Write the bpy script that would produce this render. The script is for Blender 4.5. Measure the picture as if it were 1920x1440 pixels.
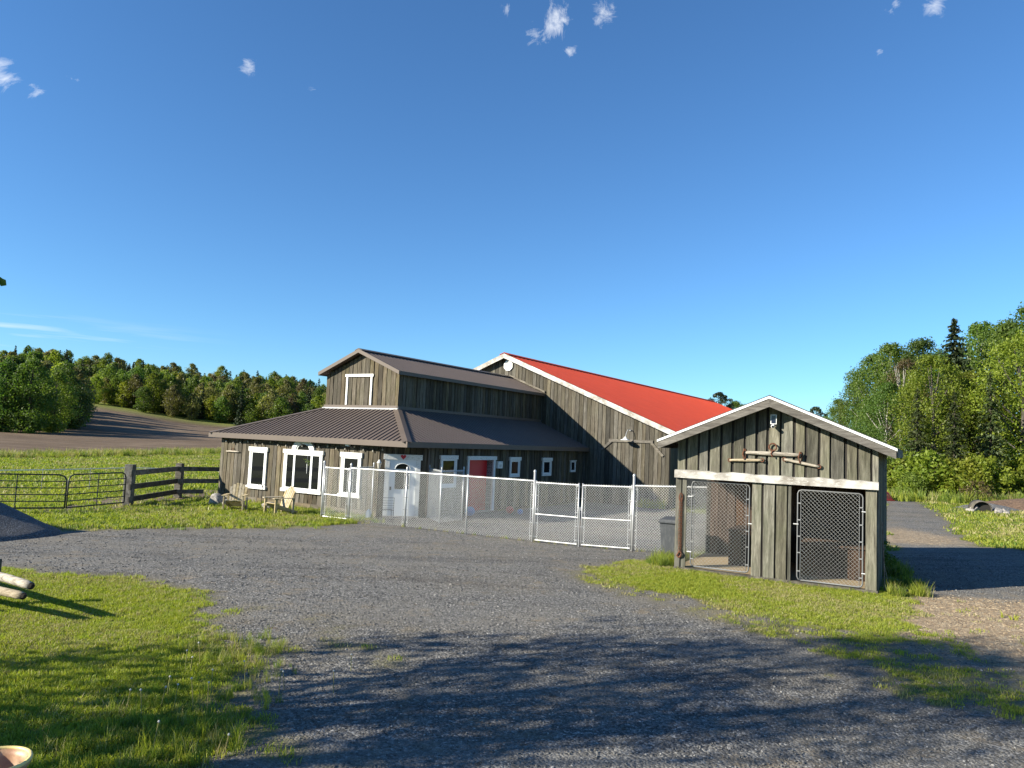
import bpy, bmesh, math, random
import numpy as np
from mathutils import Vector, Matrix
random.seed(7); rng = np.random.default_rng(7)
S = bpy.context.scene
COL = S.collection
for o in list(bpy.data.objects): bpy.data.objects.remove(o)

# ------------------------------------------------------------------ camera
F = 1370.65                      # focal length in photo pixels (1920 wide)
CZ = 2.95
RIGHT = Vector((0.99907462, -0.00330547, 0.04288324))
UP = Vector((-0.04301044, -0.07678164, 0.99611981))
FWD = Vector((0.0, 0.99704245, 0.07685276))
cd = bpy.data.cameras.new('camera'); cam = bpy.data.objects.new('camera', cd); COL.objects.link(cam)
cd.sensor_width = 36; cd.sensor_fit = 'HORIZONTAL'; cd.lens = 36*F/1920; cd.clip_end = 6000; cd.clip_start = .05
cam.matrix_world = Matrix(((RIGHT.x, UP.x, -FWD.x, 0), (RIGHT.y, UP.y, -FWD.y, 0), (RIGHT.z, UP.z, -FWD.z, CZ), (0, 0, 0, 1)))
S.camera = cam
S.render.resolution_x = 1024; S.render.resolution_y = 768
S.render.engine = 'CYCLES'
S.cycles.max_bounces = 6; S.cycles.transparent_max_bounces = 8

# ------------------------------------------------------------------ light
SUN_T = Vector((0.934, 0.357, -0.461)).normalized()      # direction the light travels
ELEV = math.asin(-SUN_T.z)
w = bpy.data.worlds.new('World'); S.world = w; w.use_nodes = True
wn = w.node_tree; wn.nodes.clear()
def WN(t, **k):
    n = wn.nodes.new(t)
    for a, b in k.items(): setattr(n, a, b)
    return n
out = WN('ShaderNodeOutputWorld'); bg = WN('ShaderNodeBackground')
sky = WN('ShaderNodeTexSky', sky_type='NISHITA', sun_disc=False)
sky.sun_elevation = ELEV; sky.sun_rotation = math.atan2(-SUN_T.x, -SUN_T.y)
sky.altitude = 300; sky.air_density = 1.0; sky.dust_density = 0.0; sky.ozone_density = 3.0
bg.inputs['Strength'].default_value = 0.0535
# thin fair-weather clouds, fixed in the sky by direction
tc = WN('ShaderNodeTexCoord')
CLOUDS = [((0.0363, 0.8575, 0.5131), .034, 1.0), ((0.012, 0.866, 0.500), .022, .8), ((0.0894, 0.85, 0.5191), .026, 1.0), ((-0.0275, 0.8512, 0.5241), .018, .6),
          ((0.055, 0.872, 0.486), .016, .8), ((-0.3291, 0.8395, 0.4323), .018, .9), ((-0.2615, 0.8705, 0.417), .016, .45), ((-0.556, 0.748, 0.362), .026, 1.0),
          ((-0.530, 0.768, 0.352), .018, .7), ((0.4389, 0.7546, 0.4878), .018, .8), ((0.4038, 0.7678, 0.4975), .022, .5), ((0.3991, 0.7953, 0.4564), .010, .5),
          ((-0.4972, 0.7806, 0.3787), .010, .5), ((-.62, .60, .50), .05, 1.0), ((.62, .58, .53), .05, .9), ((.1, .75, .65), .05, .9)]
nz = WN('ShaderNodeTexNoise'); nz.inputs['Scale'].default_value = 30; nz.inputs['Detail'].default_value = 9; nz.inputs['Roughness'].default_value = .7; nz.inputs['Distortion'].default_value = 1.2
wn.links.new(tc.outputs['Generated'], nz.inputs['Vector'])
def math_n(op, a, b=None, clamp=False):
    n = WN('ShaderNodeMath', operation=op, use_clamp=clamp)
    for i, v in enumerate((a, b)):
        if v is None: continue
        if isinstance(v, (int, float)): n.inputs[i].default_value = v
        else: wn.links.new(v, n.inputs[i])
    return n.outputs[0]
acc = None
for c, r, s in CLOUDS:
    d = WN('ShaderNodeVectorMath', operation='DISTANCE'); wn.links.new(tc.outputs['Generated'], d.inputs[0]); d.inputs[1].default_value = Vector(c).normalized()
    m = math_n('MULTIPLY', math_n('SUBTRACT', 1.0, math_n('DIVIDE', d.outputs['Value'], r)), s)
    m = math_n('MAXIMUM', m, 0.0)
    acc = m if acc is None else math_n('MAXIMUM', acc, m)
cl = math_n('SUBTRACT', math_n('ADD', math_n('MULTIPLY', acc, .75), math_n('MULTIPLY', nz.outputs['Fac'], 1.9)), 1.28)
cl = math_n('MULTIPLY', math_n('MULTIPLY', cl, 1.15, True), math_n('MULTIPLY', acc, 3.0, True))
# faint low streaks over the far wood
nm = WN('ShaderNodeMapping'); nm.inputs['Scale'].default_value = (5, 5, 90); wn.links.new(tc.outputs['Generated'], nm.inputs['Vector'])
n2 = WN('ShaderNodeTexNoise'); n2.inputs['Scale'].default_value = 1.0; n2.inputs['Detail'].default_value = 4; wn.links.new(nm.outputs['Vector'], n2.inputs['Vector'])
sx = WN('ShaderNodeSeparateXYZ'); wn.links.new(tc.outputs['Generated'], sx.inputs[0])
band = math_n('SUBTRACT', 1.0, math_n('MULTIPLY', math_n('ABSOLUTE', math_n('SUBTRACT', sx.outputs['Z'], .085)), 22.0), True)
st = math_n('MULTIPLY', math_n('MULTIPLY', math_n('SUBTRACT', n2.outputs['Fac'], .56), 5.0, True), band)
cl = math_n('MAXIMUM', cl, math_n('MULTIPLY', math_n('MULTIPLY', st, math_n('MULTIPLY', math_n('SUBTRACT', -.35, sx.outputs['X']), 4.0, True)), .8))
wb = WN('ShaderNodeMixRGB', blend_type='MULTIPLY'); wb.inputs[0].default_value = 1; wb.inputs[2].default_value = (.70, 1.10, 1.42, 1); wn.links.new(sky.outputs[0], wb.inputs[1])   # white balance of the photograph
mixc = WN('ShaderNodeMixRGB'); wn.links.new(cl, mixc.inputs['Fac']); wn.links.new(wb.outputs[0], mixc.inputs[1]); mixc.inputs[2].default_value = (9.0, 9.3, 9.7, 1)
wn.links.new(mixc.outputs[0], bg.inputs['Color']); wn.links.new(bg.outputs[0], out.inputs[0])

sl = bpy.data.lights.new('sun', 'SUN'); sl.energy = 5.0; sl.angle = math.radians(.53); sl.color = (1.0, .925, .77)
so = bpy.data.objects.new('sun', sl); COL.objects.link(so); so.rotation_euler = (-SUN_T).to_track_quat('Z', 'Y').to_euler(); so.location = (-30, -12, 25)
S.view_settings.view_transform = 'Standard'; S.view_settings.look = 'None'; S.view_settings.exposure = 1.3; S.view_settings.gamma = 1

# ------------------------------------------------------------------ helpers
def ray(x, y): return RIGHT*((x-960)/F) - UP*((y-720)/F) + FWD
def onz(x, y, z=0.0):
    d = ray(x, y); t = (z-CZ)/d.z; return Vector((d.x*t, d.y*t, z))
def at_dist(x, t, y=860):
    d = ray(x, y); return (d.x*t, d.y*t)
def hashn(i, j, s=0):
    n = (i.astype(np.int64)*374761393 + j.astype(np.int64)*668265263 + s*974711) & 0x7fffffff
    n = ((n ^ (n >> 13))*1274126177) & 0x7fffffff
    return ((n ^ (n >> 16)) & 0xffff)/65535.0
def vnoise(x, y, s=0):
    x = np.asarray(x, float); y = np.asarray(y, float)
    i = np.floor(x); j = np.floor(y); fx = x-i; fy = y-j
    fx = fx*fx*(3-2*fx); fy = fy*fy*(3-2*fy)
    a = hashn(i, j, s); b = hashn(i+1, j, s); c = hashn(i, j+1, s); d = hashn(i+1, j+1, s)
    return (a*(1-fx)+b*fx)*(1-fy)+(c*(1-fx)+d*fx)*fy
def fbm(x, y, s=0, o=4):
    r = 0; a = .5
    for k in range(o):
        r = r+a*vnoise(np.asarray(x)*2**k, np.asarray(y)*2**k, s+k); a *= .5
    return r
def sstep(a, b, x):
    t = np.clip((np.asarray(x, float)-a)/(b-a), 0, 1); return t*t*(3-2*t)
def sdf(poly, x, y):
    x = np.asarray(x, float); y = np.asarray(y, float)
    d = np.full(x.shape, 1e18); ins = np.zeros(x.shape, bool); n = len(poly)
    for k in range(n):
        ax, ay = poly[k]; bx, by = poly[(k+1) % n]
        ex, ey = bx-ax, by-ay; px, py = x-ax, y-ay
        t = np.clip((px*ex+py*ey)/(ex*ex+ey*ey+1e-12), 0, 1)
        d = np.minimum(d, (px-ex*t)**2+(py-ey*t)**2)
        c = ((ay > y) != (by > y)) & (x < (bx-ax)*(y-ay)/(by-ay+1e-12)+ax)
        ins ^= c
    d = np.sqrt(d); return np.where(ins, d, -d)

def tag(o, label=None, cat=None, group=None, kind=None):
    if label: o['label'] = label
    if cat: o['category'] = cat
    if group: o['group'] = group
    if kind: o['kind'] = kind
    return o
def thing(name, label, cat, loc=(0, 0, 0), rz=0, group=None):
    o = bpy.data.objects.new(name, None); COL.objects.link(o); o.location = loc; o.rotation_euler = (0, 0, rz); o.empty_display_size = .2
    return tag(o, label, cat, group)
class MB:
    def __init__(s): s.v = []; s.f = []
    def add(s, vs, fs):
        n = len(s.v); s.v += [tuple(p) for p in vs]; s.f += [tuple(n+i for i in f) for f in fs]; return s
    def hexa(s, p):      # 8 points, bottom 4 then top 4 (ccw)
        return s.add(p, [(3, 2, 1, 0), (4, 5, 6, 7), (0, 1, 5, 4), (1, 2, 6, 5), (2, 3, 7, 6), (3, 0, 4, 7)])
    def box(s, x0, x1, y0, y1, z0, z1):
        return s.hexa([(x0, y0, z0), (x1, y0, z0), (x1, y1, z0), (x0, y1, z0), (x0, y0, z1), (x1, y0, z1), (x1, y1, z1), (x0, y1, z1)])
    def bar(s, a, b, wx, wy, up=(0, 0, 1)):
        a = Vector(a); b = Vector(b); d = (b-a).normalized(); u = Vector(up)
        if abs(d.dot(u)) > .98: u = Vector((1, 0, 0))
        x = d.cross(u).normalized(); y = x.cross(d).normalized(); x = x*wx/2; y = y*wy/2
        return s.hexa([a-x-y, a+x-y, a+x+y, a-x+y, b-x-y, b+x-y, b+x+y, b-x+y])
    def tube(s, pts, r, n=8, cap=True):
        pts = [Vector(p) for p in pts]; m = len(pts)
        rs = r if isinstance(r, (list, tuple)) else [r]*m
        base = len(s.v); prev = None
        for i, p in enumerate(pts):
            d = (pts[min(i+1, m-1)]-pts[max(i-1, 0)]).normalized()
            if prev is None:
                u = Vector((0, 0, 1)) if abs(d.z) < .9 else Vector((1, 0, 0)); x = d.cross(u).normalized()
            else: x = (prev-d*prev.dot(d)).normalized()
            prev = x; y = d.cross(x)
            for k in range(n):
                a = 2*math.pi*k/n; s.v.append(tuple(p+(x*math.cos(a)+y*math.sin(a))*rs[i]))
        for i in range(m-1):
            for k in range(n):
                k2 = (k+1) % n; s.f.append((base+i*n+k, base+i*n+k2, base+(i+1)*n+k2, base+(i+1)*n+k))
        if cap:
            s.f.append(tuple(base+k for k in range(n))[::-1]); s.f.append(tuple(base+(m-1)*n+k for k in range(n)))
        return s
    def lathe(s, prof, n=24, c=(0, 0, 0)):
        base = len(s.v)
        for r, z in prof:
            for k in range(n):
                a = 2*math.pi*k/n; s.v.append((c[0]+r*math.cos(a), c[1]+r*math.sin(a), c[2]+z))
        for i in range(len(prof)-1):
            for k in range(n):
                k2 = (k+1) % n; s.f.append((base+i*n+k, base+i*n+k2, base+(i+1)*n+k2, base+(i+1)*n+k))
        return s
    def prism(s, poly, d):     # polygon of 3d points extruded by vector d
        n = len(poly); d = Vector(d); b = [Vector(p) for p in poly]; t = [p+d for p in b]
        return s.add(b+t, [tuple(range(n))[::-1], tuple(range(n, 2*n))]+[(i, (i+1) % n, n+(i+1) % n, n+i) for i in range(n)])
    def build(s, name, mat, parent=None, smooth=False, bevel=0):
        me = bpy.data.meshes.new(name); me.from_pydata(s.v, [], s.f)
        bm = bmesh.new(); bm.from_mesh(me); bmesh.ops.recalc_face_normals(bm, faces=bm.faces)
        if bevel: bmesh.ops.bevel(bm, geom=[e for e in bm.edges], offset=bevel, segments=1, affect='EDGES', clamp_overlap=True)
        bm.to_mesh(me); bm.free(); me.update()
        if smooth: me.polygons.foreach_set('use_smooth', [True]*len(me.polygons))
        o = bpy.data.objects.new(name, me); COL.objects.link(o); me.materials.append(mat)
        if parent: o.parent = parent
        return o
def npmesh(name, V, Fq, mat, parent=None, link=True):
    V = np.asarray(V, np.float32); Fq = np.asarray(Fq, np.int32); k = Fq.shape[1]
    me = bpy.data.meshes.new(name); me.vertices.add(len(V)); me.vertices.foreach_set('co', V.ravel())
    me.loops.add(Fq.size); me.loops.foreach_set('vertex_index', Fq.ravel()); me.polygons.add(len(Fq))
    me.polygons.foreach_set('loop_start', np.arange(0, Fq.size, k, dtype=np.int32)); me.polygons.foreach_set('loop_total', np.full(len(Fq), k, np.int32))
    me.update(calc_edges=True); me.polygons.foreach_set('use_smooth', np.zeros(len(Fq), bool)); me.materials.append(mat)
    o = bpy.data.objects.new(name, me)
    if link: COL.objects.link(o)
    if parent: o.parent = parent
    return o
def copy_tree(o, parent=None):
    c = o.copy(); COL.objects.link(c); c.parent = parent
    for ch in [k for k in o.children]: copy_tree(ch, c)
    return c

# ------------------------------------------------------------------ materials
def mat(name, base=(.5, .5, .5), rough=.7, metal=0.0, spec=.5):
    m = bpy.data.materials.new(name); m.use_nodes = True; b = m.node_tree.nodes['Principled BSDF']
    b.inputs['Base Color'].default_value = (*base, 1); b.inputs['Roughness'].default_value = rough; b.inputs['Metallic'].default_value = metal
    b.inputs['Specular IOR Level'].default_value = spec
    return m
class NT:
    def __init__(s, m): s.t = m.node_tree; s.b = s.t.nodes['Principled BSDF']; s.out = s.t.nodes['Material Output']
    def n(s, t, **k):
        x = s.t.nodes.new(t)
        for a, b in k.items(): setattr(x, a, b)
        return x
    def l(s, a, b): s.t.links.new(a, b)
    def val(s, sock, v):
        if hasattr(v, 'links') or isinstance(v, bpy.types.NodeSocket): s.l(v, sock)
        elif isinstance(v, (tuple, list)) and len(v) == 3 and sock.type == 'RGBA': sock.default_value = (*v, 1)
        else: sock.default_value = v
    def coord(s, which='Object', scale=(1, 1, 1), rand=0.0):
        t = s.n('ShaderNodeTexCoord'); m = s.n('ShaderNodeMapping'); m.inputs['Scale'].default_value = scale; s.l(t.outputs[which], m.inputs['Vector'])
        if rand:
            oi = s.n('ShaderNodeObjectInfo'); mu = s.n('ShaderNodeMath', operation='MULTIPLY'); mu.inputs[1].default_value = rand; s.l(oi.outputs['Random'], mu.inputs[0])
            cx = s.n('ShaderNodeCombineXYZ'); s.l(mu.outputs[0], cx.inputs[0]); s.l(mu.outputs[0], cx.inputs[2]); s.l(cx.outputs[0], m.inputs['Location'])
        return m.outputs[0]
    def pos(s, scale=(1, 1, 1)):
        t = s.n('ShaderNodeNewGeometry'); m = s.n('ShaderNodeMapping'); m.inputs['Scale'].default_value = scale; s.l(t.outputs['Position'], m.inputs['Vector']); return m.outputs[0]
    def noise(s, vec, scale=5, detail=4, rough=.55, dist=0):
        x = s.n('ShaderNodeTexNoise'); s.l(vec, x.inputs['Vector']); x.inputs['Scale'].default_value = scale; x.inputs['Detail'].default_value = detail; x.inputs['Roughness'].default_value = rough; x.inputs['Distortion'].default_value = dist
        return x.outputs['Fac']
    def vor(s, vec, scale, feat='F1', what='Distance'):
        x = s.n('ShaderNodeTexVoronoi', feature=feat); s.l(vec, x.inputs['Vector']); x.inputs['Scale'].default_value = scale; return x.outputs[what]
    def ramp(s, fac, stops):
        x = s.n('ShaderNodeValToRGB'); s.l(fac, x.inputs[0]); e = x.color_ramp.elements
        while len(e) < len(stops): e.new(.5)
        for i, (p, c) in enumerate(stops): e[i].position = p; e[i].color = (*c, 1) if len(c) == 3 else c
        return x.outputs[0]
    def fmap(s, v, a, b, c=0.0, d=1.0):
        x = s.n('ShaderNodeMapRange'); s.l(v, x.inputs[0]); x.inputs[1].default_value = a; x.inputs[2].default_value = b; x.inputs[3].default_value = c; x.inputs[4].default_value = d; return x.outputs[0]
    def mix(s, f, a, b, mode='MIX'):
        x = s.n('ShaderNodeMixRGB', blend_type=mode); s.val(x.inputs[0], f); s.val(x.inputs[1], a); s.val(x.inputs[2], b); return x.outputs[0]
    def m(s, op, a, b=0.0, clamp=False):
        x = s.n('ShaderNodeMath', operation=op, use_clamp=clamp); s.val(x.inputs[0], a); s.val(x.inputs[1], b); return x.outputs[0]
    def bump(s, h, strength=.5, dist=.02):
        x = s.n('ShaderNodeBump'); s.l(h, x.inputs['Height']); x.inputs['Strength'].default_value = strength; x.inputs['Distance'].default_value = dist; s.l(x.outputs[0], s.b.inputs['Normal']); return x
    def base(s, c): s.val(s.b.inputs['Base Color'], c)
    def rough(s, c): s.val(s.b.inputs['Roughness'], c)
    def attr(s, name):
        x = s.n('ShaderNodeAttribute', attribute_name=name); return x.outputs['Fac']

ALB = .80
def wood(name, dark, mid, light, green=0.0, along=(9, 9, .7), rand=37.0, tintvar=.45, bstr=.5):
    m = mat(name, rough=.85, spec=.25); t = NT(m)
    c = t.coord('Object', along, rand)
    n1 = t.noise(c, 2.2, 6, .65, .4); n2 = t.noise(t.coord('Object', tuple(a*5 for a in along), rand), 2.5, 4, .6)
    n3 = t.noise(t.coord('Object', (1.3, 1.3, .8), rand), 1.6, 4, .6)
    col = t.ramp(n1, [(.30, dark), (.5, mid), (.72, light)])
    col = t.mix(t.fmap(n2, .4, .75, 0, .55), col, tuple(d*.55 for d in dark))
    if green: col = t.mix(t.fmap(n3, .42, .68, 0, green), col, (mid[0]*.72, mid[1]*.92, mid[2]*.62))
    oi = t.n('ShaderNodeObjectInfo')
    v = t.fmap(oi.outputs['Random'], 0, 1, 1-tintvar, 1+tintvar)
    hs = t.n('ShaderNodeHueSaturation'); t.l(v, hs.inputs['Value']); t.l(col, hs.inputs['Color'])
    sat = t.fmap(t.m('FRACT', t.m('MULTIPLY', oi.outputs['Random'], 7.31)), 0, 1, .7, 1.3); t.l(sat, hs.inputs['Saturation'])
    t.base(t.mix(1.0, hs.outputs[0], (ALB, ALB, ALB), 'MULTIPLY')); t.bump(t.m('ADD', n1, t.m('MULTIPLY', n2, .7)), bstr, .012)
    return m
M = {}
M['board'] = wood('weathered_board', (.045, .035, .024), (.112, .092, .065), (.215, .19, .145), .3)
M['board_barn'] = wood('barn_board', (.045, .039, .03), (.108, .095, .074), (.18, .165, .132), .15)
M['board_shed'] = wood('kennel_board', (.052, .048, .038), (.145, .137, .108), (.27, .257, .21), .25, along=(7, 7, .6))
M['board_in'] = wood('darkened_inside_board', (.025, .015, .01), (.075, .045, .03), (.12, .08, .055), 0)  # brown inside boards, colour darkened to carry the shade of the kennel interior
M['greytrim'] = wood('grey_timber', (.07, .062, .052), (.155, .14, .12), (.28, .26, .23), .1, along=(1.2, 7, 7))
M['rakewood'] = wood('grey_rake_timber', (.075, .068, .06), (.165, .152, .135), (.27, .255, .23), .0, along=(1.0, 7, 9))
M['skirt'] = wood('base_plank', (.10, .08, .055), (.22, .18, .125), (.32, .27, .20), 0, along=(.8, .8, 7))
M['cedar'] = wood('chair_wood', (.32, .26, .16), (.54, .45, .29), (.66, .56, .39), 0, along=(4, 4, 4), tintvar=.12)
M['oldgrey'] = wood('fence_timber', (.05, .045, .038), (.12, .11, .095), (.22, .205, .18), .2, along=(2, 2, 2))
M['log'] = wood('peeled_log', (.20, .165, .12), (.46, .40, .31), (.62, .56, .46), 0, along=(1.2, 9, 9), tintvar=.1)
M['logend'] = wood('log_end', (.012, .01, .008), (.03, .025, .02), (.05, .045, .035), 0, along=(9, 9, 9), tintvar=.1)
M['bark'] = wood('bark', (.035, .028, .022), (.09, .075, .06), (.17, .15, .125), .2, along=(6, 6, 1.2))
M['birch'] = wood('pale_bark', (.16, .15, .13), (.36, .34, .30), (.52, .50, .46), 0, along=(4, 4, 4))
def painted(name, c, under=(.25, .22, .18), wear=.35):
    m = mat(name, c, .55); t = NT(m); n = t.noise(t.coord('Object', (3, 6, 16), 11), 3.0, 8, .75, .8); n2 = t.noise(t.coord('Object', (1, 1, 1), 11), 2, 3)
    f = t.m('MULTIPLY', t.fmap(n, .60-.12*wear, .66-.1*wear), t.fmap(n2, .3, .6)); t.base(t.mix(f, t.mix(t.fmap(n2, .3, .8, 0, .25), c, tuple(x*.78 for x in c)), under)); t.bump(n, .25, .004); return m
M['white'] = painted('white_paint', (.66, .66, .635), wear=.6)
M['whitebeam'] = painted('peeling_white_paint', (.56, .555, .53), (.18, .16, .135), wear=2.0)
M['white2'] = mat('white_vinyl', (.68, .69, .68), .4)
M['door'] = mat('painted_steel_door', (.66, .68, .69), .4)
M['red_door'] = mat('red_door_paint', (.62, .014, .018), .45)
M['red'] = mat('red_plastic', (.62, .05, .03), .4)
M['heart'] = mat('red_heart_paint', (.45, .01, .02), .5)
M['black'] = mat('black_metal', (.018, .018, .02), .45, .3)
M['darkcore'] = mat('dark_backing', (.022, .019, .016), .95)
M['void'] = mat('painted_shade_hollow', (.012, .011, .01), .95)  # near-black colour standing in for shade inside hollows
M['glass'] = mat('window_glass', (.008, .009, .010), .04, 0, .25)
def metal_sheet(name, c, rough, dirt, spec=.3):
    m = mat(name, c, rough, 0, spec); t = NT(m); n = t.noise(t.pos((.5, .5, .5)), 2.2, 5, .6); n2 = t.noise(t.pos((3, 3, 3)), 4, 4)
    t.base(t.mix(1.0, t.mix(t.fmap(n, .35, .7, 0, dirt), c, tuple(x*.72 for x in c)), (.86, .86, .86), 'MULTIPLY')); t.rough(t.fmap(n2, .3, .7, rough-.06, rough+.1)); return m
M['brownroof'] = metal_sheet('brown_steel_roof', (.115, .092, .081), .55, .35, .2)
M['browntrim'] = metal_sheet('brown_steel_trim', (.125, .098, .08), .5, .35)
M['redroof'] = metal_sheet('red_steel_roof', (.55, .072, .036), .75, .45, .12)
M['galv'] = metal_sheet('galvanised_steel', (.50, .51, .515), .45, .4); NT(M['galv']).b.inputs['Metallic'].default_value = .55
M['wire'] = mat('galvanised_wire', (.62, .63, .62), .4, .4)
M['wiregrey'] = mat('dull_wire', (.22, .225, .23), .55, .4)
M['dulltube'] = mat('dull_steel_tube', (.13, .135, .14), .6, .3); M['kwire'] = mat('kennel_wire', (.36, .365, .36), .5, .4)
M['gatepaint'] = mat('dark_gate_paint', (.03, .035, .035), .5, .3)
M['rust'] = mat('rusty_iron', (.09, .035, .018), .85, .2); t = NT(M['rust']); t.base(t.ramp(t.noise(t.pos((30, 30, 30)), 2, 4), [(.35, (.035, .02, .015)), (.6, (.16, .06, .028))]))
M['bin'] = mat('grey_plastic', (.055, .06, .066), .75, 0, .25); t = NT(M['bin']); t.base(t.mix(t.fmap(t.noise(t.coord('Object', (6, 6, 2)), 3, 5), .45, .75, 0, .5), (.05, .055, .062), (.12, .125, .13)))
M['rope'] = mat('white_tape', (.75, .77, .72), .6)
M['bulb'] = mat('clear_bulb', (.35, .33, .28), .1)
M['ball_blue'] = mat('blue_rubber', (.03, .16, .42), .45); M['ball_red'] = mat('red_rubber', (.42, .02, .04), .45)
M['pot'] = mat('glazed_clay', (.34, .13, .08), .5); t = NT(M['pot']); t.base(t.ramp(t.noise(t.coord('Object', (5, 5, 5)), 2.5, 5), [(.35, (.38, .20, .11)), (.6, (.54, .34, .19)), (.75, (.62, .46, .3))]))
M['potrim'] = mat('ochre_glaze', (.80, .60, .22), .4)
M['shingle'] = mat('dark_shingle', (.035, .038, .042), .9)
M['stone'] = mat('field_stone', (.28, .265, .25), .9); t = NT(M['stone']); n = t.noise(t.coord('Object', (3, 3, 3)), 3, 6); t.base(t.ramp(n, [(.3, (.12, .11, .10)), (.55, (.27, .25, .23)), (.75, (.42, .40, .37))])); t.bump(n, .6, .03)
M['seedhead'] = mat('seed_down', (.42, .41, .38), .95)
M['straw'] = mat('bedding', (.36, .27, .15), .95); t = NT(M['straw']); n = t.noise(t.pos((30, 30, 30)), 2, 4); t.base(t.ramp(n, [(.3, (.16, .11, .06)), (.6, (.38, .30, .18))])); t.bump(n, .6, .02)
M['panel'] = mat('solar_panel', (.012, .014, .03), .15)
M['dirt'] = mat('brown_soil', (.12, .075, .05), .95); t = NT(M['dirt']); n = t.noise(t.pos((4, 4, 4)), 2, 7, .7); t.base(t.ramp(n, [(.3, (.06, .038, .025)), (.6, (.15, .095, .062)), (.8, (.25, .18, .12))])); t.bump(n, .9, .12)

def leafmat(name, c1, c2, trans=.35, var=.3):
    m = mat(name, c1, .5, 0, .3); t = NT(m)
    g = t.n('ShaderNodeNewGeometry'); oi = t.n('ShaderNodeObjectInfo')
    col = t.mix(1.0, t.mix(g.outputs['Random Per Island'], c1, c2), (.84, .84, .84), 'MULTIPLY')
    hs = t.n('ShaderNodeHueSaturation'); t.l(col, hs.inputs['Color']); t.l(t.fmap(oi.outputs['Random'], 0, 1, 1-var, 1+var), hs.inputs['Value']); t.l(t.fmap(t.m('FRACT', t.m('MULTIPLY', oi.outputs['Random'], 5.7)), 0, 1, .482, .515), hs.inputs['Hue'])
    t.base(hs.outputs[0])
    tr = t.n('ShaderNodeBsdfTranslucent'); t.l(t.mix(1.0, hs.outputs[0], (1.25, 1.35, .6), 'MULTIPLY'), tr.inputs['Color'])
    mx = t.n('ShaderNodeMixShader'); mx.inputs[0].default_value = trans; t.l(t.b.outputs[0], mx.inputs[1]); t.l(tr.outputs[0], mx.inputs[2]); t.l(mx.outputs[0], t.out.inputs['Surface'])
    return m
M['leaf'] = leafmat('broad_leaf', (.095, .155, .024), (.165, .235, .042), .5)
M['leaf_mid'] = leafmat('mid_leaf', (.065, .12, .022), (.12, .185, .038), .5)
M['leaf_yel'] = leafmat('spring_leaf', (.14, .19, .02), (.235, .27, .035), .5)
M['leaf_olive'] = leafmat('olive_leaf', (.13, .135, .045), (.21, .20, .075), .5)
M['leaf_red'] = leafmat('russet_leaf', (.105, .08, .035), (.16, .125, .055), .4)
M['needle'] = leafmat('needles', (.022, .04, .018), (.045, .07, .028), .15)
M['needle2'] = leafmat('pale_needles', (.035, .06, .02), (.07, .095, .032), .2)
M['grass'] = leafmat('lawn_grass', (.23, .285, .025), (.37, .405, .068), .45, .0)
M['grass_dry'] = leafmat('dry_grass', (.30, .28, .10), (.42, .38, .18), .35, .0)
M['grass_tall'] = leafmat('tall_grass', (.10, .165, .02), (.19, .25, .045), .4, .0)

# ------------------------------------------------------------------ terrain
def gheight(x, y):
    x = np.asarray(x, float); y = np.asarray(y, float)
    z = .29*sstep(0, 1, (21.5-y+.25*x)/6.5)*sstep(-16, -8, x+.0*y)
    z = z+.29*sstep(0, 1, (16-y)/5)*(1-sstep(-16, -8, x))
    z = z+.2*sstep(9, 16, x)*sstep(12, 22, y)                      # driveway side a little higher
    # far ploughed slope on the left and the wooded hill behind it
    t = np.hypot(x, y); a = x/np.maximum(y, 1e-3)
    left = sstep(-.05, -.30, a)*(y > 5)
    z = z+left*(1.0*sstep(60, 120, t)+(2.0+2.6*sstep(-.38, -.60, a))*sstep(110, 215, t))
    z = z+left*(y > 5)*np.clip((t-212)*.10, 0, 13.5)
    z = z+sstep(-.05, .3, a)*(y > 5)*1.0*sstep(60, 130, t)
    z = z+.05*(fbm(x*.35, y*.35, 3)-.5)*sstep(3, 8, t)+.02*(fbm(x*2.1, y*2.1, 9)-.5)
    return z
def gh(x, y): return float(gheight(np.array([x]), np.array([y]))[0])
GRAVEL = [(-1.8, 2), (-1.95, 6), (-2.1, 6.62), (-2.2, 7.24), (-2.55, 8.16), (-3.2, 9.26), (-3.65, 10.37), (-4.16, 11.41), (-5.14, 12.32), (-6.31, 12.89), (-7.33, 12.95),
          (-8.59, 13.55), (-9.22, 13.62), (-14, 14.6), (-22, 15.5), (-22, 21.5), (-13.6, 20.6), (-12.6, 20), (-11.5, 19.8), (-9.9, 21.2), (-7.2, 22.3), (-5.8, 23.1), (-5.2, 24.2), (-4.9, 25.6),
          (-4.6, 26.9), (-2.9, 27.4), (4.2, 38), (7.6, 35.6), (9.2, 32), (6.4, 22.5), (4.5, 19.6), (2.6, 17.4), (1.5, 15.4), (2.0, 14.4), (2.8, 12.9), (3.8, 11.55), (4.6, 10.45), (4.8, 9.2), (5.15, 8.5), (5.6, 7.9), (8, 6.6), (12, 5), (12, 2)]
DRIVE = [(8.0, 14.3), (8.9, 17), (10.6, 20.5), (12.0, 23.2), (14.0, 27.6), (18.4, 36.5), (24, 46.9), (26.2, 49.6), (27.6, 49.0), (25.9, 46.2), (21.7, 37), (17.0, 27.5), (15.0, 23.6), (15.4, 20.6), (18, 17), (18, 13.4), (11, 13.7)]
TAN = [(8.0, 14.6), (7.45, 13.4), (6.5, 11.9), (5.9, 11.0), (6.8, 9.8), (9.2, 9.4), (18, 11), (18, 14.4), (11, 14.2)]
SAND = [(12.6, 24.6), (13.6, 28.2), (15.4, 28.6), (15.9, 25.8), (14.7, 23.6)]
GREY2 = [(25.5, 41.2), (28.5, 43.0), (30.5, 42.0), (27.5, 40.4)]
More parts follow.
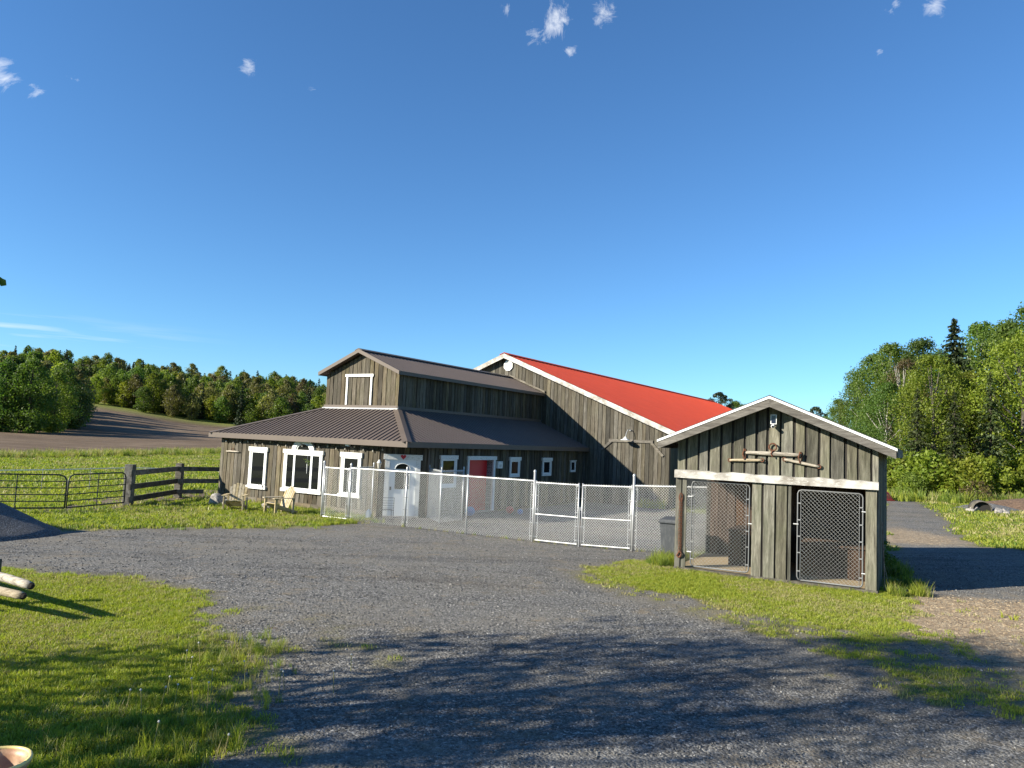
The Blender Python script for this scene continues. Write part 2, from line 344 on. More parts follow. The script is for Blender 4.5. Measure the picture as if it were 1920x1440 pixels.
FIELD = [(-140, 47), (-39.5, 57.9), (-33, 80), (-27, 84), (-27, 130), (-40, 212), (-83, 206), (-118, 206), (-135, 205), (-84, 128), (-74, 106), (-96, 98), (-160, 100)]
MUD = [(-16.2, 24.0), (-14.3, 23.6), (-13.0, 26.4), (-13.1, 28.4), (-9, 33), (-12, 36), (-16, 33)]
SPARSE = [(-4.1, 11.6), (-2.6, 11.4), (-1.2, 10.3), (-.8, 8.6), (-1.0, 5), (-2.0, 5), (-2.3, 7.2), (-2.7, 8.6), (-3.5, 9.8)]
SPARSE2 = [(1.2, 15.6), (3.0, 13.4), (4.6, 11.6), (6.6, 10.2), (8.2, 9.0), (8.2, 7.6), (5.4, 8.2), (4.4, 10.0), (3.2, 11.6), (1.6, 14.0)]
def masks(x, y):
    nb = (fbm(x*.9, y*.9, 21)-.47)*1.0+(fbm(x*3.3, y*3.3, 33)-.47)*1.0+(fbm(x*9, y*9, 35)-.47)*.6
    gr = np.maximum(sdf(GRAVEL, x, y), sdf(DRIVE, x, y)*1.0)
    patchy = sstep(2.5, 4, x)*sstep(13.2, 11.5, y)*sstep(25, 20, y)
    gr = sstep(-.6, .5, gr+nb*(.95+1.3*patchy)+patchy*.35*(fbm(x*2.2, y*2.2, 91)-.35))
    for q, lv in ((SPARSE, .93), (SPARSE2, .58)):
        sp_ = sstep(-.45, .45, sdf(q, x, y)+nb*.5); gr = gr*(1-sp_)+sp_*np.clip(lv+nb*.75+(fbm(x*1.6, y*1.6, 92)-.47)*.9, .05, 1)
    tan = np.maximum(sstep(-.5, .5, sdf(TAN, x, y)+nb), sstep(-.7, .7, sdf(SAND, x, y)+nb*1.2))
    g2 = sstep(-.4, .4, sdf(GREY2, x, y)+nb)
    fld = sstep(-1.5, 1.5, sdf(FIELD, x, y)+(fbm(x*.12, y*.12, 5)-.47)*5)
    mud = sstep(-.8, .8, sdf(MUD, x, y)+nb*1.6)
    return np.maximum(gr, g2), tan, fld, mud
def axis(core0, core1, step, lo, hi, grow=1.09):
    a = list(np.arange(core0, core1+1e-6, step)); s = step
    b = a[-1]
    while b < hi: s = min(s*grow, 60); b += s; a.append(b)
    s = step; b = a[0]; pre = []
    while b > lo: s = min(s*grow, 60); b -= s; pre.append(b)
    return np.array(pre[::-1]+a)
xs = axis(-15, 17, .13, -2200, 2200); ys = axis(4, 30, .13, -400, 3500)
GX, GY = np.meshgrid(xs, ys); gx = GX.ravel(); gy = GY.ravel(); gz = gheight(gx, gy)
MG, MT, MF, MM = masks(gx, gy)
near = np.hypot(gx, gy) < 45
gz = gz+np.where(near, MG*(.014*(fbm(gx*6, gy*6, 51)-.47)), 0)
nx, ny = len(xs), len(ys)
idx = np.arange(nx*ny).reshape(ny, nx)
quads = np.stack([idx[:-1, :-1], idx[:-1, 1:], idx[1:, 1:], idx[1:, :-1]], -1).reshape(-1, 4)
fg = MG[quads].mean(1); ff = MF[quads].mean(1); ft = MT[quads].mean(1)

mg = mat('ground_cover', rough=.95, spec=.2); t = NT(mg)
p = t.pos()
# gravel: crushed grey stone of mixed size
v1 = t.n('ShaderNodeTexVoronoi'); t.l(p, v1.inputs['Vector']); v1.inputs['Scale'].default_value = 34
v2 = t.n('ShaderNodeTexVoronoi'); t.l(p, v2.inputs['Vector']); v2.inputs['Scale'].default_value = 90
sp = t.n('ShaderNodeSeparateColor'); t.l(v1.outputs['Color'], sp.inputs[0]); sp2 = t.n('ShaderNodeSeparateColor'); t.l(v2.outputs['Color'], sp2.inputs[0])
big = t.noise(p, .35, 5, .6); mid = t.noise(p, 2.4, 5, .65)
tr = t.n('ShaderNodeMapping'); t.l(p, tr.inputs['Vector']); tr.inputs['Rotation'].default_value = (0, 0, math.radians(52)); tr.inputs['Scale'].default_value = (.16, .95, 1)
trk = t.noise(tr.outputs[0], 1.0, 4, .6, .8)                  # packed wheel tracks against loose stone
gcol = t.ramp(t.m('ADD', t.m('MULTIPLY', sp.outputs[0], .55), t.m('MULTIPLY', sp2.outputs[0], .45)), [(.12, (.045, .044, .042)), (.42, (.115, .112, .106)), (.70, (.205, .20, .19)), (.86, (.34, .33, .31)), (.97, (.58, .565, .53))])
gcol = t.mix(t.fmap(trk, .50, .64, 0, .75), gcol, t.mix(.55, gcol, (.215, .205, .185)))
gcol = t.mix(t.fmap(trk, .46, .34, 0, .7), gcol, t.mix(1.0, gcol, (.62, .62, .63), 'MULTIPLY'))
gcol = t.mix(t.fmap(big, .45, .66, 0, .6), gcol, t.mix(.5, gcol, (.25, .215, .16)))
gcol = t.mix(t.fmap(mid, .55, .70, 0, .7), gcol, (.235, .19, .13))
gcol = t.mix(t.fmap(t.noise(p, .9, 4, .6), .58, .70, 0, .5), gcol, t.mix(1.0, gcol, (.6, .6, .62), 'MULTIPLY'))
gcol = t.mix(t.fmap(t.noise(p, 3.1, 3, .5), .70, .74, 0, .7), gcol, (.10, .062, .035))
# lawn soil / thatch
g1 = t.noise(p, 1.1, 5, .6); g2 = t.noise(p, 45, 3, .7)
lcol = t.ramp(t.m('ADD', t.m('MULTIPLY', g1, .6), t.m('MULTIPLY', g2, .4)), [(.32, (.09, .115, .018)), (.5, (.165, .20, .03)), (.66, (.28, .28, .075))])
# ploughed soil with furrows
pf = t.n('ShaderNodeMapping'); t.l(p, pf.inputs['Vector']); pf.inputs['Rotation'].default_value = (0, 0, math.radians(-33)); pf.inputs['Scale'].default_value = (.12, 1.3, 1)
fn = t.noise(pf.outputs[0], 1.0, 5, .6); fb = t.noise(p, .05, 4, .6)
fcol = t.ramp(t.m('ADD', t.m('MULTIPLY', fn, .55), t.m('MULTIPLY', fb, .45)), [(.36, (.085, .058, .036)), (.5, (.155, .108, .07)), (.62, (.25, .185, .125))])
tcol = t.ramp(t.noise(p, 6, 6, .75), [(.3, (.16, .115, .075)), (.5, (.34, .26, .17)), (.7, (.52, .43, .30))])
mcol = t.ramp(t.noise(p, 3.5, 6, .7), [(.3, (.10, .07, .05)), (.55, (.21, .165, .115)), (.75, (.30, .26, .17))])
brk = t.m('SUBTRACT', t.noise(p, 14, 5, .7), .5)
def soft(a, k=.9): return t.m('MULTIPLY', t.m('ADD', t.m('SUBTRACT', t.m('ADD', t.attr(a), t.m('MULTIPLY', brk, k)), .5), .25), 2.0, True)
mgr = soft('gravel')
ga = t.attr('gravel'); edge = t.m('MULTIPLY', t.m('MULTIPLY', ga, t.m('SUBTRACT', 1.0, ga)), 3.2, True)
lcol = t.mix(t.m('MULTIPLY', edge, .8), lcol, t.mix(g2, (.11, .09, .05), (.27, .22, .13)))
gcol = t.mix(t.m('MULTIPLY', edge, .55), gcol, t.mix(g2, (.10, .085, .055), (.26, .22, .15)))
col = t.mix(t.attr('mud'), lcol, mcol); col = t.mix(soft('tan', .7), col, tcol); col = t.mix(mgr, col, t.mix(t.m('MULTIPLY', t.attr('tan'), .75), gcol, tcol)); col = t.mix(t.attr('field'), col, fcol)
t.base(t.mix(1.0, col, (.80, .80, .80), 'MULTIPLY'))
hgt = t.m('ADD', t.m('MULTIPLY', t.m('SUBTRACT', 1.0, t.m('MULTIPLY', v1.outputs['Distance'], 1.0)), .6), t.m('MULTIPLY', g2, .5))
hgt = t.m('ADD', hgt, t.m('MULTIPLY', fn, t.m('MULTIPLY', t.attr('field'), 14.0)))
t.bump(hgt, .9, .022)
def ground_piece(name, fmask, kind='structure'):
    q = quads[fmask]; used = np.unique(q); re = np.full(nx*ny, -1, np.int64); re[used] = np.arange(len(used))
    o = npmesh(name, np.stack([gx, gy, gz], 1)[used], re[q], mg)
    me = o.data; me.polygons.foreach_set('use_smooth', np.ones(len(me.polygons), bool))
    for nme, arr in (('gravel', MG), ('tan', MT), ('field', MF), ('mud', MM)):
        a = me.attributes.new(nme, 'FLOAT', 'POINT'); a.data.foreach_set('value', arr[used].astype(np.float32))
    o['kind'] = kind; return o
isg = (fg > .5); isf = (ff > .5) & ~isg
ground_piece('gravel_driveway', isg); ground_piece('ploughed_field', isf); ground_piece('ground', ~isg & ~isf)

# ------------------------------------------------------------------ scatter (grass, stones) by geometry nodes
def scatter(name, pts, rot, scl, variants, mats_var, label, cat):
    n = len(pts); me = bpy.data.meshes.new(name); me.vertices.add(n); me.vertices.foreach_set('co', np.asarray(pts, np.float32).ravel())
    for nm_, ty, arr in (('srot', 'FLOAT_VECTOR', np.asarray(rot, np.float32)), ('sscale', 'FLOAT_VECTOR', np.asarray(scl, np.float32) if np.ndim(scl) == 2 else np.repeat(np.asarray(scl, np.float32)[:, None], 3, 1)), ('svar', 'INT', np.asarray(mats_var, np.int32))):
        a = me.attributes.new(nm_, ty, 'POINT'); a.data.foreach_set('vector' if ty == 'FLOAT_VECTOR' else 'value', arr.ravel())
    o = bpy.data.objects.new(name, me); COL.objects.link(o)
    ng = bpy.data.node_groups.new(name+'_scatter', 'GeometryNodeTree')
    ng.interface.new_socket('Geometry', in_out='INPUT', socket_type='NodeSocketGeometry'); ng.interface.new_socket('Geometry', in_out='OUTPUT', socket_type='NodeSocketGeometry')
    gi = ng.nodes.new('NodeGroupInput'); go = ng.nodes.new('NodeGroupOutput'); jn = ng.nodes.new('GeometryNodeJoinGeometry')
    def named(nm_, ty):
        x = ng.nodes.new('GeometryNodeInputNamedAttribute'); x.data_type = ty; x.inputs['Name'].default_value = nm_
        return [s for s in x.outputs if s.enabled and s.name == 'Attribute'][0]
    rv = named('srot', 'FLOAT_VECTOR'); sv = named('sscale', 'FLOAT_VECTOR'); vv = named('svar', 'INT')
    for k, ob in enumerate(variants):
        oi = ng.nodes.new('GeometryNodeObjectInfo'); oi.inputs['Object'].default_value = ob; oi.inputs['As Instance'].default_value = True
        cp = ng.nodes.new('FunctionNodeCompare'); cp.data_type = 'INT'; cp.operation = 'EQUAL'
        ia = [s for s in cp.inputs if s.enabled and s.name == 'A'][0]; ib = [s for s in cp.inputs if s.enabled and s.name == 'B'][0]
        ng.links.new(vv, ia); ib.default_value = k
        ip = ng.nodes.new('GeometryNodeInstanceOnPoints'); ng.links.new(gi.outputs[0], ip.inputs['Points']); ng.links.new(cp.outputs['Result'], ip.inputs['Selection'])
        ng.links.new(oi.outputs['Geometry'], ip.inputs['Instance']); ng.links.new(rv, ip.inputs['Rotation']); ng.links.new(sv, ip.inputs['Scale']); ng.links.new(ip.outputs[0], jn.inputs[0])
    ng.links.new(jn.outputs[0], go.inputs[0])
    md = o.modifiers.new('scatter', 'NODES'); md.node_group = ng
    return tag(o, label, cat, kind='stuff')
def tuft(name, n, h, spread, wdt, m, lean=.5, seed=1):
    r = np.random.default_rng(seed); V = []; Q = []
    for i in range(n):
        a = r.uniform(0, 6.283); b = spread*math.sqrt(r.uniform()); x, y = b*math.cos(a), b*math.sin(a)
        hh = h*r.uniform(.45, 1.1); da = r.uniform(0, 6.283); L = lean*hh*r.uniform(.15, 1); dx, dy = math.cos(da)*L, math.sin(da)*L
        sa = r.uniform(0, 6.283); sx_, sy_ = math.cos(sa)*wdt/2, math.sin(sa)*wdt/2
        k = len(V)
        V += [(x-sx_, y-sy_, -.01), (x+sx_, y+sy_, -.01), (x+dx*.35+sx_*.8, y+dy*.35+sy_*.8, hh*.6), (x+dx*.35-sx_*.8, y+dy*.35-sy_*.8, hh*.6), (x+dx+sx_*.1, y+dy+sy_*.1, hh), (x+dx-sx_*.1, y+dy-sy_*.1, hh)]
        Q += [(k, k+1, k+2, k+3), (k+3, k+2, k+4, k+5)]
    return npmesh(name, V, Q, m, link=False)
def scatter_pts(x0, x1, y0, y1, dens, accept, seed):
    r = np.random.default_rng(seed); n = int((x1-x0)*(y1-y0)*dens); x = r.uniform(x0, x1, n); y = r.uniform(y0, y1, n)
    k = accept(x, y) > r.uniform(0, 1, n); x = x[k]; y = y[k]
    # keep only what lies within the field of view (with a margin)
    a = x/np.maximum(y, .1); k = (a > -1.0) & (a < 1.0) & (y > 4.2); x = x[k]; y = y[k]
    return x, y, r
YAW = 0.5591; EX, EY = -3.5421, 25.4466
CB, SB = math.cos(YAW), math.sin(YAW)
def inside_building(x, y, mrg=.25):
    dx = x-EX; dy = y-EY; u = dx*CB-dy*SB; v = dx*SB+dy*CB
    a = (u < -.34+mrg) & (u > -10.6) & (v > .34-mrg) & (v < 15)
    a &= ~((u > -1.54+mrg) & (v < 1.54-mrg) & ((u+1.54)-(v-.34) > 0))
    b = (v > 14.3) & (u > -16) & (u < 4.9)
    ca, sa = math.cos(-.507), math.sin(-.507); ex = x-3.737; ey = y-16.354; s1 = ex*ca+ey*sa; s2 = -ex*sa+ey*ca
    c = (s1 > -.08) & (s1 < 4.12) & (s2 > -.05) & (s2 < 4.9)
    return a | b | c
def lawn_accept(x, y):
    g, tn, fl, mu = masks(x, y)
    keep = (1-np.clip((g-.04)/.62, 0, 1)**.55)*(1-.985*np.clip(tn*1.3, 0, 1))*(1-fl)*(1-.85*mu)
    return np.where(inside_building(x, y), 0, keep)
def do_grass(name, regions, variants, label, smin, smax, seed, pvar):
    P = []; Rr = []; Sc = []; Va = []
    for (x0, x1, y0, y1, dens) in regions:
        x, y, r = scatter_pts(x0, x1, y0, y1, dens, lawn_accept, seed); seed += 1
        z = gheight(x, y); P.append(np.stack([x, y, z], 1)); Rr.append(np.stack([r.uniform(-.12, .12, len(x)), r.uniform(-.12, .12, len(x)), r.uniform(0, 6.28, len(x))], 1))
        patch = fbm(x*.8, y*.8, 71); Sc.append(r.uniform(smin, smax, len(x))*(.7+.7*patch))
        pr = np.clip((fbm(x*.55, y*.55, 88)-.36)*2.2, 0, .8)
        Va.append(np.where(r.uniform(0, 1, len(x)) < pr*pvar, 2, r.integers(0, 2, len(x))))
    return scatter(name, np.concatenate(P), np.concatenate(Rr), np.concatenate(Sc), variants, np.concatenate(Va), label, 'grass')
ta = tuft('lawn_tuft_a', 16, .045, .08, .008, M['grass'], .9, 1); tb = tuft('lawn_tuft_b', 16, .038, .085, .009, M['grass'], 1.2, 2); tcx = tuft('lawn_tuft_dry', 14, .045, .085, .008, M['grass_dry'], 1.2, 3)
do_grass('lawn_grass', [(-11, 0, 4.3, 14.6, 380), (1, 9.5, 7, 17.5, 300)], [ta, tb, tcx], 'short mown lawn grass beside the gravel yard', .75, 1.25, 100, .85)
tda = tuft('verge_tuft_a', 14, .09, .13, .022, M['grass'], .9, 4); tdb = tuft('verge_tuft_b', 14, .08, .14, .022, M['grass_tall'], .9, 5); tdc = tuft('verge_tuft_dry', 12, .09, .13, .02, M['grass_dry'], 1, 6)
do_grass('yard_grass', [(-21, -3, 14, 34, 55), (8, 30, 12, 30, 50)], [tda, tdb, tdc], 'grass strip along the stable wall and the driveway verge', .7, 1.2, 200, .6)
tfa = tuft('pasture_tuft_a', 14, 0.13, .34, .045, M['grass'], .9, 7); tfb = tuft('pasture_tuft_b', 14, 0.11, .34, .045, M['grass_tall'], .9, 8); tfc = tuft('pasture_tuft_dry', 14, 0.14, .34, .045, M['grass_dry'], .9, 9)
do_grass('pasture_grass', [(-75, -10, 26, 90, 9.0), (14, 60, 22, 75, 12)], [tfa, tfb, tfc], 'rough pasture grass beyond the gate and rail fence', .6, 1.25, 300, .7)

# ------------------------------------------------------------------ board walls and roof sheets
def board_wall(parent, O, D, N, s0, s1, pitch, gap, zb, zt, openings, th, m, seed, wob=.012, name='board'):
    """vertical boards along D from s0 to s1 on a wall through O (2d), outward normal N; zb, zt are functions of s"""
    r = random.Random(seed); s = s0; D = Vector(D); N = Vector(N); O = Vector(O)
    while s < s1-.05:
        w_ = pitch*r.uniform(.88, 1.12); a = s+gap*r.uniform(.3, .7); b = min(s+w_-gap*r.uniform(.3, .7), s1); s += w_
        if b-a < .04: continue
        segs = [(zb((a+b)/2), None)]; mid = (a+b)/2
        zlo = zb(mid); spans = [(zlo, None)]
        for (oa, ob, za, zz) in openings:
            if oa < mid < ob:
                spans = [(zlo, za), (zz, None)] if za > zlo+.05 else [(zz, None)]
        t_ = th*r.uniform(.75, 1.25)
        for (c, d) in spans:
            ta_, tb_ = (zt(a), zt(b)) if d is None else (d, d)
            if min(ta_, tb_)-c < .03: continue
            mb = MB(); rows = 5; vs = []
            for k in range(rows):
                f = k/(rows-1); j1 = r.uniform(-wob, wob); j2 = r.uniform(-wob, wob)
                for (q, jj, top, dep) in ((a, j1, ta_, 0), (b, j2, tb_, 0), (b, j2, tb_, 1), (a, j1, ta_, 1)):
                    z = c+(top-c)*f; pt = O+D*(q+jj)+N*(t_*(0 if dep else 1)); vs.append((pt.x, pt.y, z))
            fs = [(0, 1, 2, 3), (4*(rows-1)+3, 4*(rows-1)+2, 4*(rows-1)+1, 4*(rows-1))]
            for k in range(rows-1):
                for q in range(4): fs.append((4*k+q, 4*k+(q+1) % 4, 4*k+4+(q+1) % 4, 4*k+4+q))
            mb.add(vs, fs); mb.build(name, m, parent)
def ribbed(name, parent, m, E0, sd, td, L, tlo, thi, spacing=.23, rh=.022, rw=.05, thick=.02):
    """profiled steel sheet: E0 + s*sd + t*td, t from tlo(s) to thi(s) (fractions of td)"""
    E0 = Vector(E0); sd = Vector(sd); td = Vector(td); nn = sd.cross(td).normalized()
    if nn.z < 0: nn = -nn
    ss = [(0, 0.0)]; k = spacing/2
    while k+rw < L:
        ss += [(k-rw*.5, 0), (k-rw*.25, 1), (k+rw*.25, 1), (k+rw*.5, 0)]; k += spacing
    ss.append((L, 0)); V = []; Q = []
    for s, h in ss:
        a, b = tlo(s), thi(s)
        for f in (a, b): V.append(E0+sd*s+td*f+nn*(h*rh))
    n = len(V)
    V += [v-nn*thick for v in V[:n]]
    for i in range(len(ss)-1):
        Q.append((2*i, 2*i+2, 2*i+3, 2*i+1)); Q.append((n+2*i+1, n+2*i+3, n+2*i+2, n+2*i)); Q.append((2*i, n+2*i, n+2*i+2, 2*i+2)); Q.append((2*i+1, 2*i+3, n+2*i+3, n+2*i+1))
    return npmesh(name, [tuple(v) for v in V], Q, m, parent)

# ------------------------------------------------------------------ stable with brown roof
A = thing('stable_building', 'weathered board stable with brown metal roof, raised upper storey and white-trimmed windows', 'building', (EX, EY, 0), -YAW)
Lf, Ls, a_, b_, al, wU = 10.87, 14.41, 2.93, 2.78, 3.86, 4.08
ze, zbx, zr, zu, OH, CH = 2.74, 4.0, 6.44, 5.53, .34, 1.2
uL = -Lf+OH
# wall cores
mb = MB(); mb.prism([(uL+.02, OH+.03, -.1), (-OH-CH-.012, OH+.03, -.1), (-OH-.03, OH+CH+.012, -.1), (-OH-.03, 4.25, -.1), (-1.5, 4.25, -.1), (-1.5, Ls-.02, -.1), (uL+.02, Ls-.02, -.1)], (0, 0, 2.66))
mb.box(-1.5, -OH-.03, 6.0, Ls-.02, -.1, 2.56); mb.box(-1.5, -OH-.03, 4.25, 6.0, 2.12, 2.56); mb.build('wall', M['darkcore'], A)
MB().box(-7.01+.03, -2.93-.03, b_+.03, Ls, 3.6, 5.45).prism([(-6.98, b_+.03, 5.45), (-2.96, b_+.03, 5.45), (-4.97, b_+.03, 6.28)], (0, Ls-b_-.03, 0)).build('upper_wall', M['darkcore'], A)
fz = lambda s: .18+.03*math.sin(s*1.7)
WIN = [(-8.59, -7.50, .55, 2.24), (-6.52, -4.35, .58, 2.23), (-3.40, -2.36, .60, 2.25)]
ins = lambda q, d=.07: (q[0]+d, q[1]-d, q[2]+d*.5, q[3]-d*.5)
board_wall(A, (0, OH+.03), (1, 0), (0, -1), uL, -OH-CH, .245, .03, fz, lambda s: 2.56, [ins(q) for q in WIN], .03, M['board'], 1)
dd = Vector((1, 1)).normalized(); nn_ = Vector((1, -1)).normalized()
CO = (-OH-CH-.012, OH+.03); CL = CH*math.sqrt(2)
board_wall(A, CO, dd, nn_, 0.0, CL, .21, .03, lambda s: .0, lambda s: 2.56, [(.26, 1.42, -.2, 2.22)], .03, M['board'], 2)
RW = [(2.34, 3.39, 1.05, 2.28), (4.14, 6.15, -.2, 2.24), (7.25, 8.12, 1.36, 2.23), (10.12, 11.0, 1.36, 2.21), (12.98, 13.54, 1.50, 2.09)]
board_wall(A, (-OH-.03, 0), (0, 1), (1, 0), OH+CH, Ls-.05, .245, .03, lambda s: .03, lambda s: 2.56, [ins(q) for q in RW], .03, M['board'], 3)
gz_ = lambda u: 5.42+max(0, 2.04-abs(u+4.97))*.415
board_wall(A, (0, b_+.03), (1, 0), (0, -1), -7.01, -2.93, .225, .028, lambda s: 4.10, gz_, [], .03, M['board'], 4)
board_wall(A, (-2.96, 0), (0, 1), (1, 0), b_+.03, Ls-.02, .225, .03, lambda s: 4.06, lambda s: 5.47, [], .03, M['board'], 5)
for (x0, x1) in ((uL-.01, -8.0), (-7.98, -4.9), (-4.88, -OH-CH)):
    MB().box(x0, x1, OH-.03, OH+.03, -.12, .19).build('skirting', M['skirt'], A)
# lower roof
rise = zbx-ze
sfr = ribbed('roof_sheet', A, M['brownroof'], (-Lf, 0, ze), (1, 0, 0), (0, b_, rise), Lf, lambda s: 0, lambda s: min(1, s/al, (Lf-s)/a_), .24, .034, .05)
ribbed('roof_sheet', A, M['brownroof'], (0, 0, ze), (0, 1, 0), (-a_, 0, rise), Ls, lambda s: 0, lambda s: min(1, s/b_), .24, .017, .06)
ribbed('roof_sheet', A, M['brownroof'], (-Lf, 0, ze), (0, 1, 0), (al, 0, rise), Ls, lambda s: 0, lambda s: min(1, s/b_))
MB().prism([(-Lf+.02, .02, ze-.05), (-.02, .02, ze-.05), (-.02, Ls, ze-.05), (-Lf+.02, Ls, ze-.05)], (0, 0, -.04)).build('soffit', M['browntrim'], A)
for (p0, p1) in (((0, 0, ze), (-a_, b_, zbx)), ((-Lf, 0, ze), (-Lf+al, b_, zbx))):
    p0 = Vector(p0); p1 = Vector(p1); d = (p1-p0).normalized(); side = d.cross(Vector((0, 0, 1))).normalized()
    m_ = MB()
    for sg in (-1, 1):
        e = side*sg*.17-Vector((0, 0, .048)); h_ = Vector((0, 0, .038)); m_.prism([p0+h_, p1+h_, p1+e+h_, p0+e+h_], (0, 0, -.02))
    m_.build('hip_cap', M['browntrim'], A)
MB().box(-Lf, .0, -.03, .0, ze-.19, ze+.012).build('fascia', M['browntrim'], A)
MB().box(.0, .03, -.03, Ls, ze-.19, ze+.012).build('fascia', M['browntrim'], A)
MB().box(-Lf-.03, -Lf, -.03, Ls, ze-.19, ze+.012).build('fascia', M['browntrim'], A)
MB().prism([(-7.09, b_-.02, zbx+.02), (-2.86, b_-.02, zbx+.02), (-2.86, b_-.10, zbx-.02), (-7.09, b_-.10, zbx-.02)], (0, 0, .035)).build('flashing', M['galv'], A)
MB().box(-7.05, -2.89, b_-.035, b_+.02, zbx+.02, zbx+.14).build('base_trim', M['browntrim'], A)
MB().box(-2.95, -2.895, b_-.035, Ls-.01, zbx+.0, zbx+.12).build('base_trim', M['browntrim'], A)
# upper roof
o_, o2 = .26, .2; sl_ = (zr-zu)/2.19
for sg in (1, -1):
    e0 = (-4.97+sg*(2.04+o2), b_-o_, zu-.02)
    ribbed('upper_roof_sheet', A, M['brownroof'], e0, (0, 1, 0), (-sg*(2.04+o2), 0, zr-zu+.02), Ls-b_+o_-.02, lambda s: 0, lambda s: 1, .24, .017, .06)
    MB().box(*sorted((-4.97+sg*(2.04+o2), -4.97+sg*(2.04+o2+.03))), b_-o_-.03, Ls-.02, zu-.15, zu-.005).build('upper_fascia', M['browntrim'], A)
    MB().prism([(-4.97, b_-o_-.002, zr+.03), (-4.97+sg*(2.04+o2+.03), b_-o_-.002, zu-.0), (-4.97+sg*(2.04+o2+.03), b_-o_-.002, zu-.15), (-4.97, b_-o_-.002, zr-.125)], (0, -.035, 0)).build('rake_trim', M['browntrim'], A)
    MB().prism([(-4.97, b_-o_, zr-.06), (-4.97+sg*(2.04+o2), b_-o_, zu-.09), (-4.97+sg*(2.04+o2), b_-o_, zu-.11), (-4.97, b_-o_, zr-.08)], (0, Ls-b_+o_-.03, 0)).build('upper_soffit', M['browntrim'], A)
    MB().prism([(-4.97, b_-o_-.04, zr+.06), (-4.97+sg*.2, b_-o_-.04, zr-.02), (-4.97+sg*.2, b_-o_-.04, zr-.035), (-4.97, b_-o_-.04, zr+.04)], (0, Ls-b_+o_, 0)).build('ridge_cap', M['browntrim'], A)
MB().prism([(-4.97, Ls-.10, zr+.03), (-2.7, Ls-.10, zu+.03), (-2.7, Ls-.10, zu+.13), (-4.97, Ls-.10, zr+.13)], (0, .07, 0)).build('step_flashing', M['greytrim'], A)
# hatch in the gable
hp = MB().box(-5.86, -4.28, b_-.055, b_-.002, 5.33, 5.44).build('hatch', M['white'], A)
for x in (-5.80, -4.43): MB().box(x, x+.09, b_-.045, b_-.001, 4.15, 5.33).build('trim', M['white'], hp)

def window(parent, O, D, N, q, lint=.17, sill=.12, jamb=.13, panes=1, sash=M['white2'], hasill=True):
    """cased window on a wall: q = (s0, s1, z0, z1)"""
    s0, s1, z0, z1 = q; O = Vector(O); D = Vector(D); N = Vector(N)
    def bx(m, a, b, c, d, n0, n1):
        P = []
        for z in (c, d):
            for (s, nn2) in ((a, n1), (b, n1), (b, n0), (a, n0)):
                pt = O+D*s+N*nn2; P.append((pt.x, pt.y, z))
        m.hexa(P)
    zs = z0+(sill if hasill else jamb)
    m_ = MB(); bx(m_, s0+.02, s0+jamb, zs, z1-lint, .002, .065); bx(m_, s1-jamb, s1-.02, zs, z1-lint, .002, .065)
    if not hasill: bx(m_, s0+.02, s1-.02, z0, zs, .002, .065)
    wdw = m_.build('window', M['white'], parent)
    l_ = MB(); bx(l_, s0-.03, s1+.03, z1-lint, z1, .0, .085); l_.build('lintel', M['white'], wdw)
    if hasill:
        l_ = MB(); bx(l_, s0-.04, s1+.04, z0, zs, .0, .10); l_.build('sill', M['white'], wdw)
    a, b, c, d = s0+jamb, s1-jamb, zs, z1-lint
    l_ = MB(); fr = .055
    bx(l_, a, b, c, c+fr, .003, .045); bx(l_, a, b, d-fr, d, .003, .045); bx(l_, a, a+fr, c+fr, d-fr, .003, .045); bx(l_, b-fr, b, c+fr, d-fr, .003, .045)
    cuts = [a+fr, b-fr]
    if panes == 3:
        w3 = (b-a); m1, m2 = a+w3*.25, b-w3*.25; bx(l_, m1-.05, m1+.05, c+fr, d-fr, .003, .05); bx(l_, m2-.05, m2+.05, c+fr, d-fr, .003, .05); cuts = [a+fr, m1-.05, m1+.05, m2-.05, m2+.05, b-fr]
    l_.build('sash', sash, wdw)
    for i in range(0, len(cuts), 2):
        l_ = MB(); bx(l_, cuts[i], cuts[i+1], c+fr, d-fr, .004, .022); l_.build('pane', M['glass'], wdw)
    return wdw
Fo = dict(O=(0, OH), D=(1, 0), N=(0, -1))
window(A, q=WIN[0], **Fo); wm = window(A, q=WIN[1], panes=3, lint=.15, **Fo); window(A, q=WIN[2], **Fo)
# half-round light over the triple window
def arch(ro, ri, h, n0, n1, name, m_, par, n=16):
    V = MB(); c = -5.435; z0 = 2.20; ks = [math.pi*k/n for k in range(n+1)]
    for k in range(n):
        a0, a1 = ks[k], ks[k+1]; P = []
        for nn2 in (n1, n0):
            for (rr, aa) in ((ri, a0), (ro, a0), (ro, a1), (ri, a1)): P.append((c+rr*math.cos(aa), OH-nn2, z0+rr*h*math.sin(aa)))
        V.hexa(P)
    return V.build(name, m_, par)
arch(.62, .40, .74, .002, .092, 'arch_casing', M['white'], wm); arch(.40, .34, .74, .002, .06, 'arch_sash', M['white2'], wm); arch(.34, .0001, .74, .001, .02, 'arch_pane', M['glass'], wm)
Ro = dict(O=(-OH, 0), D=(0, 1), N=(1, 0))
for k, q in enumerate((RW[0], RW[2], RW[3], RW[4])): window(A, q=q, lint=.15 if k < 3 else .05, jamb=.1 if k < 3 else .05, hasill=False, **Ro)
